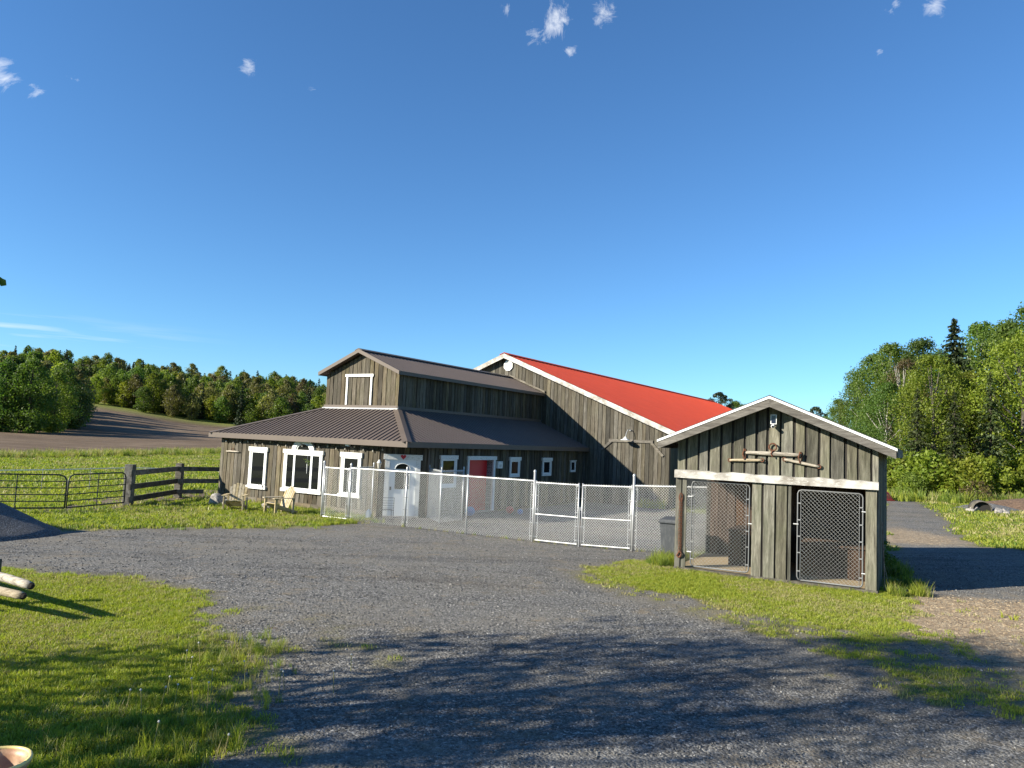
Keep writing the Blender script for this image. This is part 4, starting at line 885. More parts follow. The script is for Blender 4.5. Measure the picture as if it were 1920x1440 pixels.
# ------------------------------------------------------------------ garden things before the stable
def adirondack(loc, rz, label):
    T = thing('adirondack_chair', label, 'chair', (loc[0], loc[1], gh(*loc)+.0), rz, 'garden chairs by the stable wall'); W = .58
    for k in range(6):       # seat slats sloping back (front faces -y)
        y = -.32+k*.105; z = .37-.042*k; MB().hexa([(-W/2, y, z), (W/2, y, z), (W/2, y+.09, z-.036), (-W/2, y+.09, z-.036), (-W/2, y, z+.022), (W/2, y, z+.022), (W/2, y+.09, z-.014), (-W/2, y+.09, z-.014)]).build('seat_slat', M['cedar'], T)
    for k in range(6):       # fanned back slats
        x = (k-2.5)*.092; x2 = x*1.16; h = .82-.035*abs(k-2.5)**1.6; b0 = Vector((x, .22, .20)); d = Vector((x2-x, .36*h, .93*h))
        MB().bar(b0, b0+d, .080, .020, (0, -1, .3)).build('back_slat', M['cedar'], T)
    for z, y in ((.42, .335), (.72, .45)): MB().box(-.27, .27, y, y+.03, z, z+.07).build('back_rail', M['cedar'], T)
    for sg in (-1, 1):
        x = sg*.33
        MB().box(x-.02, x+.02, -.36, -.26, -.02, .55).build('front_leg', M['cedar'], T); MB().box(x-.06*1.1, x+.06*1.1, -.42, .36, .552, .575).build('arm', M['cedar'], T)
        MB().hexa([(x-.05*sg-.015, -.33, .28), (x-.05*sg+.015, -.33, .28), (x-.05*sg+.015, .62, -.02), (x-.05*sg-.015, .62, -.02), (x-.05*sg-.015, -.33, .39), (x-.05*sg+.015, -.33, .39), (x-.05*sg+.015, .62, .08), (x-.05*sg-.015, .62, .08)]).build('stringer', M['cedar'], T)
        MB().box(x-.02, x+.02, .33, .42, -.02, .55).build('rear_leg', M['cedar'], T)
    return T
adirondack((-9.78, 26.62), math.radians(8), 'wooden slatted garden chair facing the yard, left of the plant hook')
adirondack((-8.10, 26.25), math.radians(-40), 'wooden slatted garden chair turned sideways, right of the plant hook')
T = thing('plant_hook', 'thin black iron plant hook standing between the two garden chairs', 'plant hook', (-8.88, 26.75, gh(-8.88, 26.75)))
MB().tube([(0, 0, -.1), (0, 0, .95)], .010, 6).build('rod', M['black'], T)
for sg in (-1, 1): MB().tube([(0, 0, .85), (sg*.05, 0, .97), (sg*.13, 0, .99), (sg*.16, 0, .92), (sg*.12, 0, .86)], .008, 6).build('hook', M['black'], T)
def rock(name, loc, s, label, seed, group=None, m_=None):
    r = np.random.default_rng(seed); bm = bmesh.new(); bmesh.ops.create_icosphere(bm, subdivisions=3, radius=1)
    ax = r.normal(size=(7, 3)); ax /= np.linalg.norm(ax, axis=1)[:, None]; ds = r.uniform(.55, .85, 7)
    for v in bm.verts:
        c = np.array(v.co)
        for a, d in zip(ax, ds):
            e = c@a
            if e > d: c = c-a*(e-d)
        v.co = (c[0]*s[0], c[1]*s[1], max(c[2], -.4)*s[2])
    me = bpy.data.meshes.new(name); bm.to_mesh(me); bm.free(); o = bpy.data.objects.new(name, me); COL.objects.link(o); me.materials.append(m_ or M['stone'])
    o.location = (loc[0], loc[1], gh(*loc)+s[2]*.3); o.rotation_euler[2] = r.uniform(0, 6); return tag(o, label, 'rock', group)
rock('rock', (-11.25, 28.65), (.42, .32, .34), 'large grey rock by the left corner of the stable', 1); rock('rock', (-10.75, 28.55), (.26, .22, .18), 'tan rock right of the large grey rock at the stable corner', 2)
rock('rock', (-8.9, 27.75), (.34, .2, .2), 'dark flat rock at the wall foot behind the garden chairs', 3)
# black wire chair, balls, jug
T = thing('wire_chair', 'black wire garden chair beside the white door', 'chair', (-4.05, 24.95, gh(-4.05, 24.95)), math.radians(200))
MB().tube([(-.2, .2, 0), (-.2, .18, .42), (-.2, .2, .86), (.2, .2, .86), (.2, .18, .42), (.2, .2, 0)], .012, 6).build('back_frame', M['black'], T)
for z in (.52, .60, .68, .76): MB().tube([(-.2, .195, z), (.2, .195, z)], .006, 5).build('back_wire', M['black'], T)
MB().tube([(-.2, .18, .42), (-.2, -.2, .43), (.2, -.2, .43), (.2, .18, .42)], .012, 6).build('seat_frame', M['black'], T)
for x in (-.12, -.04, .04, .12): MB().tube([(x, -.2, .43), (x, .18, .42)], .006, 5).build('seat_wire', M['black'], T)
for x in (-.2, .2): MB().tube([(x, -.2, .43), (x*1.1, -.23, 0)], .012, 6).build('front_leg', M['black'], T)
def ball(loc, r, m_, label):
    bm = bmesh.new(); bmesh.ops.create_uvsphere(bm, u_segments=20, v_segments=12, radius=r); me = bpy.data.meshes.new('ball')
    for v in bm.verts: v.co.z *= .96
    bm.to_mesh(me); bm.free(); me.polygons.foreach_set('use_smooth', [True]*len(me.polygons)); o = bpy.data.objects.new('ball', me); COL.objects.link(o); me.materials.append(m_); o.location = (loc[0], loc[1], gh(*loc)+r*.94)
    tag(o, label, 'ball', 'play balls in the dog yard')
ball((-1.40, 28.3), .19, M['ball_blue'], 'large blue ball beside the red stall door'); ball((.13, 30.0), .16, M['ball_red'], 'red ball in the shade right of the red stall door'); ball((.55, 29.8), .12, M['ball_blue'], 'small blue ball right of the red ball')
T = thing('plastic_jug', 'white plastic jug standing at the wall corner inside the yard fence', 'jug', (-4.9, 26.25, gh(-4.9, 26.25)))
MB().lathe([(0, 0), (.085, .0), (.09, .03), (.09, .2), (.04, .27), (.025, .28), (.025, .31), (0, .31)], 14).build('body', M['white2'], T, True); MB().tube([(.05, 0, .26), (.11, 0, .24), (.10, 0, .14)], .014, 6).build('handle', M['white2'], T)

# ------------------------------------------------------------------ timber fence and metal gates on the left
def g3(x, y, z=0.0): q = onz(x, y, z); return (q.x, q.y, gh(q.x, q.y))
WF0 = g3(239, 949); WF1 = g3(333, 933); WF2 = loc_to_world(uL-.22, .62); WF2 = (WF2.x, WF2.y, gh(WF2.x, WF2.y))
T = thing('timber_fence', 'heavy grey timber post and rail fence joining the stable corner', 'fence')
MB().box(WF0[0]-.15, WF0[0]+.15, WF0[1]-.13, WF0[1]+.13, -.4, WF0[2]+1.5).build('post', M['oldgrey'], T, bevel=.015)
MB().box(WF1[0]-.13, WF1[0]+.13, WF1[1]-.12, WF1[1]+.12, -.4, WF1[2]+1.42).build('post', M['greytrim'], T, bevel=.015)
for h in (.26, .70, 1.20):
    a0 = Vector((WF0[0]+.1, WF0[1]-.17, WF0[2]+h)); b0 = Vector((WF1[0], WF1[1]-.16, WF1[2]+h)); c0 = Vector((WF2[0], WF2[1]-.05, WF2[2]+h-.02))
    MB().bar(a0, b0, .06, .19).build('rail', M['oldgrey'], T)
    if h > .5: MB().bar(b0+Vector((.01, 0, 0)), c0, .06, .18).build('rail', M['oldgrey'], T)
    else: MB().bar(b0+Vector((.01, 0, 0)), b0+(c0-b0)*.62, .06, .17).build('rail', M['oldgrey'], T)
def pipe_gate(a, b, H, label, uprights):
    T = thing('pipe_gate', label, 'gate', group='dark tube gates to the pasture'); a = Vector(a); b = Vector(b); d = (b-a).normalized()
    r = .2; zt, zb_ = H, .16
    MB().tube([a+Vector((0, 0, zb_)), a+Vector((0, 0, zt-r)), a+d*.06+Vector((0, 0, zt-.06)), a+d*r+Vector((0, 0, zt)), b-d*r+Vector((0, 0, zt)), b-d*.06+Vector((0, 0, zt-.06)), b+Vector((0, 0, zt-r)), b+Vector((0, 0, zb_)), a+Vector((0, 0, zb_))], .024, 8).build('frame', M['gatepaint'], T, True)
    for k in range(1, 5): z = zb_+(zt-zb_)*k/5; MB().tube([a+Vector((0, 0, z)), b+Vector((0, 0, z))], .018, 6).build('bar', M['gatepaint'], T)
    for f_ in uprights: q = a+(b-a)*f_; MB().tube([q+Vector((0, 0, zb_)), q+Vector((0, 0, zt))], .016, 6).build('upright', M['gatepaint'], T)
    return T
GA = g3(120, 962); GB = g3(235, 950); 
pipe_gate((GB[0]-.0, GB[1]-.12, GB[2]), (GA[0]+.02, GA[1]+.06, GA[2]), 1.22, 'short dark tube gate next to the timber post', (.5,))
gl = pipe_gate(GA, (GA[0]-3.6, GA[1]-1.9, GA[2]), 1.22, 'longer dark tube gate running out of the left edge', (.33, .66))
MB().tube([(GA[0], GA[1], GA[2]+.55+.03*math.sin(q)) for q in range(3)], .05, 6).build('latch_chain', M['gatepaint'], gl)
T = thing('tape_fence', 'white electric tape strung across the pasture behind the gates', 'tape fence')
tp = [onz(x, y, .95) for x, y in ((-60, 882), (80, 881), (170, 879), (240, 877), (345, 879), (420, 884))]; tp = [Vector((q.x, q.y, .95)) for q in tp]
for k in range(len(tp)-1): MB().bar(tp[k], tp[k+1], .02, .035).build('tape', M['rope'], T)
for q in tp[1:]: MB().tube([(q.x, q.y+.02, gh(q.x, q.y)-.2), (q.x, q.y+.02, 1.02)], .012, 6).build('stake', M['wiregrey'], T)

# gravel pile
bm = MB(); n = 48; m2 = 22; V = []; Q = []
cx, cy, Rp, Hp = -15.1, 18.6, 3.3, 1.85
rr_ = np.linspace(0, 1, m2)
for i in rr_:
    for k in range(n):
        a = 2*math.pi*k/n; rad = Rp*i*(1+.06*math.sin(3*a+1)+.04*math.sin(7*a)); x = cx+rad*math.cos(a); y = cy+rad*math.sin(a)
        h = Hp*(1-i)**1.06+.05*(1-i)*math.sin(9*a+6*i)
        if i > .85: h = max(h, 0)
        V.append((x, y, gh(x, y)+h-(.06 if i == 1 else 0)+.03*float(fbm(np.array([x*4]), np.array([y*4]), 4)[0]-.5)))
for i in range(m2-1):
    for k in range(n): Q.append((i*n+k, i*n+(k+1) % n, (i+1)*n+(k+1) % n, (i+1)*n+k))
mp = mat('pile_gravel', (.15, .155, .165), .95); t = NT(mp); v1 = t.n('ShaderNodeTexVoronoi'); t.l(t.pos(), v1.inputs['Vector']); v1.inputs['Scale'].default_value = 45
sp = t.n('ShaderNodeSeparateColor'); t.l(v1.outputs['Color'], sp.inputs[0]); t.base(t.ramp(sp.outputs[0], [(.1, (.06, .06, .062)), (.6, (.11, .11, .112)), (.95, (.2, .2, .2))])); t.bump(t.m('ADD', t.m('SUBTRACT', 1.0, v1.outputs['Distance']), t.m('MULTIPLY', t.noise(t.pos(), 3, 5), 2.0)), .9, .03)
o = npmesh('gravel_pile', V, Q, mp); o.data.polygons.foreach_set('use_smooth', [True]*len(o.data.polygons)); tag(o, 'dark pile of fine gravel at the left edge of the yard', 'gravel pile')

# split-rail log fence end on the lawn
T = thing('log_fence', 'low pale log rail fence end standing on the left lawn', 'fence')
def logrl(a, b, r, nm):
    a = Vector(a); b = Vector(b); pts = [a+(b-a)*f_+Vector((0, 0, .012*math.sin(f_*9))) for f_ in (0, .03, .15, .4, .7, 1)]
    l_ = MB().tube(pts, [r*.86, r*.97, r, r*1.02, r*.98, r], 12).build(nm, M['log'], T, True)
    d = (b-a).normalized(); MB().tube([a-d*.04, a-d*.015, a+d*.006], [r*.45, r*.7, r*.88], 9).build('dark_end', M['logend'], l_)  # near-black cap on the rail tip
gl0 = gh(-6.2, 9.9)
logrl((-6.28, 9.93, gl0+.46), (-9.6, 11.75, gl0+.56), .058, 'rail'); logrl((-6.30, 9.82, gl0+.35), (-9.6, 11.4, gl0+.30), .056, 'rail')
for (x, y) in ((-7.28, 10.60), (-9.3, 11.75)):
    MB().box(x-.07, x+.07, y-.02, y+.10, gh(x, y)-.2, gh(x, y)+.66).build('post', M['oldgrey'], T, bevel=.01)
MB().box(-7.28-.06, -7.28+.05, 10.12, 10.20, gl0-.2, gl0+.22).build('post', M['oldgrey'], T)
# clay bowl in the near left corner
pc = ray(-14, 1428); tt = (gh(-4, 6)+.36-CZ)/pc.z; px_, py_ = pc.x*tt, pc.y*tt
T = thing('clay_pot', 'wide clay pot with ochre rim in the bottom left corner of the lawn', 'pot', (px_, py_, gh(px_, py_)))
MB().lathe([(0, .0), (.14, .0), (.17, .05), (.205, .32), (.225, .335), (.23, .36), (.205, .362), (.19, .32), (.15, .12), (0, .10)], 32).build('bowl', M['pot'], T, True)
MB().tube([(.218*math.cos(q*.19635), .218*math.sin(q*.19635), .362) for q in range(33)], .014, 8).build('rim', M['potrim'], T, True)

# ------------------------------------------------------------------ right side odds and ends
x_, y_ = 23.6, 46.0
T = thing('red_tub', 'red plastic tub tipped over beside the far driveway', 'tub', (x_, y_, gh(x_, y_)), .4); T.scale = (.62, .62, .62)
MB().hexa([(-.9, -.45, 0), (.75, -.45, 0), (.75, .5, 0), (-.9, .5, 0), (-.75, -.35, 1.0), (.1, -.35, .85), (.1, .4, .85), (-.75, .4, 1.0)]).build('shell', M['red'], T, bevel=.05)
MB().box(-.95, .8, -.5, -.44, .0, .08).build('rim', M['red'], T)
cvx, cvy = 25.4, 39.4
T = thing('culvert_pipe', 'dark drain pipe mouth with stones in the grass right of the driveway', 'pipe', (cvx, cvy, gh(cvx, cvy)), math.radians(-25))
MB().lathe([(.42, 0), (.46, 0), (.46, 1.6), (.42, 1.6), (.42, 0)], 20).build('tube', M['oldgrey'], T, True); MB().lathe([(0, .25), (.42, .25)], 20).build('mouth', M['void'], T)  # near-black disc painted in for the unlit depth of the pipe
for c_ in T.children: c_.rotation_euler = (math.radians(-90), 0, 0); c_.location = (0, -.1, .14)
for k, (dx, dy, s_) in enumerate(((-.75, -.2, .3), (.78, -.1, .34), (.2, -.9, .16), (.9, -.6, .2), (-.1, .4, .42), (.5, .5, .36), (1.3, .1, .28))):
    rock('stone', (cvx+dx, cvy+dy), (s_, s_*.8, s_*.7), ('pale stone beside the drain pipe mouth, number %s from the left' % ('first', 'fifth', 'third', 'sixth', 'second', 'fourth', 'seventh')[k]).replace('number ', ''), 30+k, 'stones around the drain pipe')
def mound(name, c, rad, h, m_, label, seed, el=1.6):
    V = []; Q = []; n = 36; mm = 12; r = np.random.default_rng(seed); ph = r.uniform(0, 6, 4)
    for i in range(mm):
        f_ = i/(mm-1)
        for k in range(n):
            a = 2*math.pi*k/n; rd = rad*f_*(1+.15*math.sin(3*a+ph[0])+.1*math.sin(5*a+ph[1])); x = c[0]+rd*el*math.cos(a); y = c[1]+rd*math.sin(a)
            V.append((x, y, gh(x, y)-.05+h*(1-f_**1.5)*(.75+.5*float(fbm(np.array([x*1.4]), np.array([y*1.4]), seed)[0]))))
    for i in range(mm-1):
        for k in range(n): Q.append((i*n+k, i*n+(k+1) % n, (i+1)*n+(k+1) % n, (i+1)*n+k))
    o = npmesh(name, V, Q, m_); o.data.polygons.foreach_set('use_smooth', [True]*len(o.data.polygons)); return tag(o, label, 'mound')
mound('dirt_mound', (30.2, 43.2), 1.5, .75, M['dirt'], 'brown heap of dug soil right of the drain pipe', 5, 1.9); mound('gravel_mound', (27.2, 42.0), 1.1, .4, mp, 'low grey gravel heap behind the drain pipe', 6, 1.9)

# ------------------------------------------------------------------ trees
def leaves(cl, per, lsize, r, flat=.75, up=.3, shape='quad'):
    """cl: array of clump centres+radius (n,4); returns verts, quads"""
    n = len(cl); C = np.repeat(cl[:, :3], per, 0); Rr = np.repeat(cl[:, 3], per)
    d = r.normal(size=(n*per, 3)); d /= np.linalg.norm(d, axis=1)[:, None]; q = Rr*np.cbrt(r.uniform(.05, 1, n*per))
    P = C+d*q[:, None]*np.array([1, 1, flat])
    N = d*.8+r.normal(size=d.shape)*.55+np.array([0, 0, up]); N /= np.linalg.norm(N, axis=1)[:, None]
    A_ = np.cross(N, r.normal(size=N.shape)); A_ /= np.linalg.norm(A_, axis=1)[:, None]; B_ = np.cross(N, A_)
    s = lsize*r.uniform(.6, 1.25, (len(P), 1)); w_ = .55
    V = np.stack([P-A_*s*.5, P+B_*s*w_*.5-A_*s*.05, P+A_*s*.55, P-B_*s*w_*.5-A_*s*.05], 1).reshape(-1, 3)
    return V, np.arange(len(V)).reshape(-1, 4)
def crown_clumps(r, h0, h1, rad, n, prof, cr, hollow=.45):
    f_ = r.uniform(0, 1, n); z = h0+(h1-h0)*f_; rr = rad*prof(f_)*(hollow+(1-hollow)*np.sqrt(r.uniform(0, 1, n)))
    a = r.uniform(0, 6.283, n); lob = 1+.22*np.sin(a*3+r.uniform(0, 6)+f_*5)+.14*np.sin(a*5+f_*9)
    return np.stack([rr*lob*np.cos(a), rr*lob*np.sin(a), z, cr*r.uniform(.6, 1.35, n)*(.55+.6*prof(f_))], 1)
round_p = lambda f_: np.sqrt(np.clip(1-(2*np.clip(f_, 0, 1)*.94-.82)**2*1.05, .03, 1))
oval_p = lambda f_: np.clip(np.sin(np.pi*np.clip(f_*.9+.09, 0, 1))**.75, .05, 1)
def broadleaf(h, crown0, rad, nclump, per, ls, mleaf, mbark, seed, cr=.9, prof=oval_p, name='broadleaf_tree', tr=.018, lean=.4):
    r = np.random.default_rng(seed); T = bpy.data.objects.new(name, None); COL.objects.link(T); T.empty_display_size = .3
    cl = crown_clumps(r, crown0*h, h-cr*.5, rad, nclump, prof, cr)
    rt = h*tr; lx, ly = r.uniform(-lean, lean, 2); m_ = MB()
    ax = lambda f_: Vector((lx*f_*f_, ly*f_*f_, h*.92*f_))
    m_.tube([Vector((0, 0, -.3))]+[ax(f_) for f_ in (.05, .2, .4, .6, .8, .98)], [rt*1.35, rt*1.1, rt, rt*.82, rt*.6, rt*.35, rt*.1], 8)
    for k in r.choice(len(cl), min(len(cl), 18), replace=False):
        e = Vector(cl[k, :3]); f_ = max(.12, min(.9, (e.z/h)*.72)); a0 = ax(f_); md = a0+(e-a0)*.5+Vector((0, 0, -.05*h*.2))
        m_.tube([a0, md, e], [rt*.42*(1-f_*.6), rt*.25, rt*.07], 5)
    m_.build('trunk', mbark, T, True)
    cl[:, 0] += lx*(cl[:, 2]/h)**2; cl[:, 1] += ly*(cl[:, 2]/h)**2
    V, Q = leaves(cl, per, ls, r); npmesh('crown', V, Q, mleaf, T); return T
def conifer(h, rad, tiers, m_leaf, seed, base=.08, per=26, ls=.34, name='spruce_tree'):
    r = np.random.default_rng(seed); T = bpy.data.objects.new(name, None); COL.objects.link(T); T.empty_display_size = .3
    m_ = MB().tube([(0, 0, -.3), (0, 0, h*.3), (0, 0, h*.7), (0, 0, h)], [h*.014, h*.012, h*.006, .01], 7)
    P = []; D = []; L = []
    for k in range(tiers):
        f_ = base+(1-base)*(k+r.uniform(-.3, .3))/tiers; f_ = min(max(f_, base), .985); ln = rad*(1-f_)**.85*r.uniform(.75, 1.15)+.08
        nb = int(6+5*(1-f_))
        for j in range(nb):
            a = 6.283*j/nb+r.uniform(-.4, .4); l2 = ln*r.uniform(.6, 1.15); z = h*f_+r.uniform(-.15, .15)
            tip = np.array([math.cos(a)*l2, math.sin(a)*l2, -.28*l2+.10*h*0]); o0 = np.array([0, 0, z])
            if l2 > .5: m_.tube([tuple(o0), tuple(o0+tip*.7)], [.02+.012*l2, .006], 4, False)
            q = r.uniform(.12, 1, per); pts = o0+tip*q[:, None]+r.normal(size=(per, 3))*np.array([.10, .10, .06])*(.5+l2*.35)
            P.append(pts); dd_ = tip/np.linalg.norm(tip)+r.normal(size=(per, 3))*.45; D.append(dd_); L.append(ls*(.5+.6*(1-q*.5))*np.ones(per)*min(1, .45+l2*.4))
    m_.build('trunk', M['bark'], T, True)
    P = np.concatenate(P); D = np.concatenate(D); D /= np.linalg.norm(D, axis=1)[:, None]; L = np.concatenate(L)[:, None]
    N = r.normal(size=P.shape)*.5+np.array([0, 0, 1]); B_ = np.cross(D, N); B_ /= np.linalg.norm(B_, axis=1)[:, None]
    V = np.stack([P-D*L*.5, P+B_*L*.22, P+D*L*.6, P-B_*L*.22], 1).reshape(-1, 3)
    npmesh('crown', V, np.arange(len(V)).reshape(-1, 4), m_leaf, T); return T
protos_used = {}
def place(pr, x, y, s, rz, label, group, cat='tree', sz=1.0):
    o = pr if not protos_used.get(pr.name) else copy_tree(pr)
    protos_used[pr.name] = True
    o.location = (x, y, gh(x, y)-.1); o.scale = (s, s, s*sz); o.rotation_euler = (0, 0, rz); tag(o, label, cat, group); return o

# right-hand wood edge, unit: metres, prototypes about 12 m tall
TA = broadleaf(12, .18, 2.9, 170, 110, .2, M['leaf_mid'], M['birch'], 1, 1.0); TB = broadleaf(12, .25, 2.7, 150, 110, .2, M['leaf'], M['birch'], 2, .95)
TC = broadleaf(12, .12, 3.1, 150, 100, .2, M['leaf_yel'], M['bark'], 3, .9, name='maple_tree'); TD = broadleaf(12, .3, 2.0, 90, 42, .17, M['leaf_red'], M['birch'], 4, .8, name='russet_tree')
TS = conifer(12, 3.3, 40, M['needle'], 5, .08, 34, .4); TP = broadleaf(12, .25, 3.3, 150, 90, .26, M['needle'], M['bark'], 8, .7, name='pine_tree'); TS2 = conifer(12, 2.7, 26, M['needle2'], 6, .2, 22, .4)
GR = 'trees along the right edge of the wood'
for (px, t_, h, pr, lab) in [
    (1575, 108, 9.3, TA, 'farthest low broadleaf tree at the left end of the right wood'), (1606, 98, 11.2, TB, 'second broadleaf tree from the left end of the right wood'),
    (1640, 86, 13.2, TA, 'tall green broadleaf tree left of the russet tree'), (1668, 80, 13.8, TB, 'broad rounded tree standing just behind the russet tree'),
    (1688, 70, 11.2, TD, 'thin russet tree with pale trunks on the right wood edge'), (1722, 78, 14.0, TA, 'green broadleaf tree between the russet tree and the tall spruce'),
    (1790, 64, 13.7, TS, 'tall dark spruce rising above the right wood'), (1752, 60, 10.6, TC, 'yellow-green maple left in front of the tall spruce'),
    (1812, 62, 9.6, TC, 'smaller yellow-green maple right in front of the tall spruce'), (1838, 72, 15.0, TB, 'high bright broadleaf tree right of the tall spruce'),
    (1884, 66, 14.2, TA, 'large dense broadleaf tree near the right edge of the photo'), (1858, 55, 8.6, TS2, 'scraggy pale spruce with bare lower trunk on the wood edge'),
    (1918, 57, 12.2, TC, 'bright yellow-green tree cut by the right edge of the photo'), (1990, 60, 14, TB, 'broadleaf tree just beyond the right edge of the photo'),
    (1772, 84, 13.5, TA, 'dark green tree filling the gap behind the yellow-green maple'), (1706, 92, 13.0, TB, 'pale tree far behind the thin russet tree'),
    (1720, 58, 7.6, TS2, 'short ragged spruce below the russet tree'), (1790, 54, 7.2, TS2, 'short ragged spruce below the tall spruce'), (1952, 64, 15.4, TA, 'very tall tree whose leaves touch the right photo edge'),
    (1820, 84, 14.0, TS, 'second dark spruce hidden behind the smaller maple'), (1660, 70, 9.0, TA, 'low leafy tree left of the russet tree')]:
    x, y = at_dist(px, t_); place(pr, x, y, h/12*1.04, px*.7, lab, GR, sz=1.07)
for (px, t_, h, pr, lab) in [(1347, 118, 11.3, TP, 'lone pine top showing behind the red barn roof'), (1376, 125, 10.5, TB, 'leafy treetop right of the pine behind the barn'), (1528, 140, 11.0, TP, 'dark pine top just right of the shed roof')]:
    x, y = at_dist(px, t_); place(pr, x, y, h/12, px*.3, lab, 'treetops behind the roofs')
for (px, t_, h, pr, lab) in [(1440, 128, 7.2, TA, 'low tree hidden behind the shed gable, left of the others'), (1478, 122, 7.6, TB, 'low tree hidden behind the shed ridge'), (1512, 118, 7.4, TA, 'low tree behind the right half of the shed roof'), (1546, 112, 7.8, TB, 'low tree showing at the right shed eave')]:
    x, y = at_dist(px, t_); place(pr, x, y, h/12, px*.3, lab, 'trees screened by the shed')
# shrubs below the right trees
def shrub_proto(seed, m_, n=42, per=60, ls=.17, h=2.0, rad=1.5):
    r = np.random.default_rng(seed); T = bpy.data.objects.new('shrub', None); COL.objects.link(T)
    cl = crown_clumps(r, .25, h, rad, n, lambda f_: np.clip(1-.75*f_**1.6, .1, 1), .42, .25); V, Q = leaves(cl, per, ls, r, .9); npmesh('foliage', V, Q, m_, T)
    m2 = MB()
    for k in range(0, n, 4): e = Vector(cl[k, :3]); m2.tube([(0, 0, -.1), tuple(e*.5+Vector((0, 0, .1))), tuple(e)], [.025, .015, .005], 5)
    m2.build('stems', M['bark'], T); return T
HA = shrub_proto(1, M['leaf_yel']); HB = shrub_proto(2, M['leaf']); HC = shrub_proto(3, M['leaf_red'], 26, 34)
ordn = ['first', 'second', 'third', 'fourth', 'fifth', 'sixth', 'seventh', 'eighth', 'ninth', 'tenth', 'eleventh', 'twelfth', 'thirteenth', 'fourteenth', 'fifteenth', 'sixteenth', 'seventeenth', 'eighteenth', 'nineteenth', 'twentieth', 'twenty-first', 'twenty-second', 'twenty-third', 'twenty-fourth', 'twenty-fifth', 'twenty-sixth', 'twenty-seventh', 'twenty-eighth', 'twenty-ninth', 'thirtieth']
rs_ = random.Random(3)
for k in range(22):
    px = 1655+k*13.5; t_ = 53+rs_.uniform(-1, 5) if k > 2 else 58; x, y = at_dist(px, t_)
    place((HA, HB)[(k*7+k//3) % 2], x, y, rs_.uniform(.85, 1.6), k, 'leafy shrub below the right trees, %s from the left in the row' % ordn[k], 'shrubs along the wood edge', 'shrub')
x, y = at_dist(1832, 47); place(HC, x, y, .75, 1, 'brown dry bush behind the drain pipe', 'dry bush', 'shrub')
for (x, y, s_, lab) in ((8.55, 17.1, .42, 'dark leafy bush against the shaded right wall of the shed'), (9.0, 18.6, .5, 'taller dark bush behind the shed by the driveway')):
    place(HB, x, y, s_, x, lab, 'bushes by the shed wall', 'shrub')
# far wood on the hill: individual trees at the field edge, the mass behind as one
FA = broadleaf(12, .06, 3.7, 130, 34, .6, M['leaf'], M['bark'], 11, 1.5, tr=.014); FB = broadleaf(12, .06, 3.4, 120, 34, .58, M['leaf_mid'], M['bark'], 12, 1.4, tr=.014)
FC = broadleaf(12, .06, 3.2, 110, 32, .55, M['leaf_olive'], M['bark'], 13, 1.4, tr=.014); FE = broadleaf(12, .05, 3.5, 120, 32, .58, M['leaf_yel'], M['bark'], 14, 1.4, tr=.014)
FS = conifer(12, 2.6, 20, M['needle'], 15, .03, 9, .95)
TL1 = broadleaf(12, .03, 3.2, 190, 60, .34, M['leaf_mid'], M['bark'], 17, 1.1, tr=.014); TL2 = broadleaf(12, .03, 3.0, 180, 60, .33, M['leaf'], M['bark'], 18, 1.1, tr=.014); TL3 = broadleaf(12, .04, 2.8, 120, 45, .3, M['leaf_red'], M['bark'], 19, 1.0, tr=.014)
FR = broadleaf(12, .06, 3.0, 100, 26, .5, M['leaf_red'], M['bark'], 16, 1.3, tr=.014)
kinds = [(FA, 'green'), (FB, 'dark green'), (FC, 'olive'), (FE, 'yellow-green'), (FS, 'dark conifer'), (FR, 'russet')]
seq = [3, 2, 0, 3, 2, 1, 3, 4, 2, 0, 2, 4, 3, 0, 2, 4, 0, 3, 2, 0, 5, 0, 1, 3, 2, 0]
rr2 = random.Random(9)
for k in range(26):
    px = 168+k*18.5; pr, nm_ = kinds[seq[k]]; t_ = 206+rr2.uniform(-3, 8); x, y = at_dist(px, t_)
    place(pr, x, y, rr2.uniform(.6, .9), px, sz=rr2.uniform(.9, 1.3), label='%s tree at the far field edge, %s from the left' % (nm_, ordn[k]), group='trees at the far field edge')
seq2 = [0, 1, 5, 1, 0, 1, 0, 1, 1, 0, 1, 1]
for k in range(12):
    px = (-50+k*16) if k != 2 else 6; t_ = 99+(k % 3)*8-(6 if k == 2 else 0)+max(0, k-6)*2; x, y = at_dist(px, t_); pr, nm_ = (TL1, 'dark green') if seq2[k] == 1 else ((TL2, 'green') if seq2[k] == 0 else (TL3, 'russet'))
    place(pr, x, y, (.5 if k == 2 else rr2.uniform(.68, .9)), px, '%s tree in the near clump left of the ploughed field, %s from the left' % (nm_, ordn[k]), 'clump left of the ploughed field')
# mass of the wood
r = np.random.default_rng(77); WP_ = []; 
for row in range(17):
    t_ = 216+row*8.5
    for px in np.arange(-260, 760, 15.5*216/t_*1.15):
        x, y = at_dist(px+r.uniform(-7, 7), t_+r.uniform(-4, 4)); WP_.append((x, y))
for row in range(5):
    t_ = 122+row*14
    for px in np.arange(-300, 150-row*6, 17): x, y = at_dist(px+r.uniform(-7, 7), t_+r.uniform(-4, 4)); WP_.append((x, y))
WP_ = np.array(WP_); wz = gheight(WP_[:, 0], WP_[:, 1])
variants = []
for pr, _ in kinds:
    cr_ = [c for c in pr.children if c.name.startswith('crown')][0]; ob = bpy.data.objects.new('wood_tree', cr_.data); variants.append(ob)
dd2 = np.hypot(WP_[:, 0], WP_[:, 1]); va = r.choice([0, 1, 2, 3, 4, 5], len(WP_), p=[.24, .10, .26, .20, .14, .06]); va = np.where((dd2 > 280) & (r.uniform(0, 1, len(WP_)) < .35), 4, va)
va = np.where((dd2 < 200) & (r.uniform(0, 1, len(WP_)) < .5), 1, va)
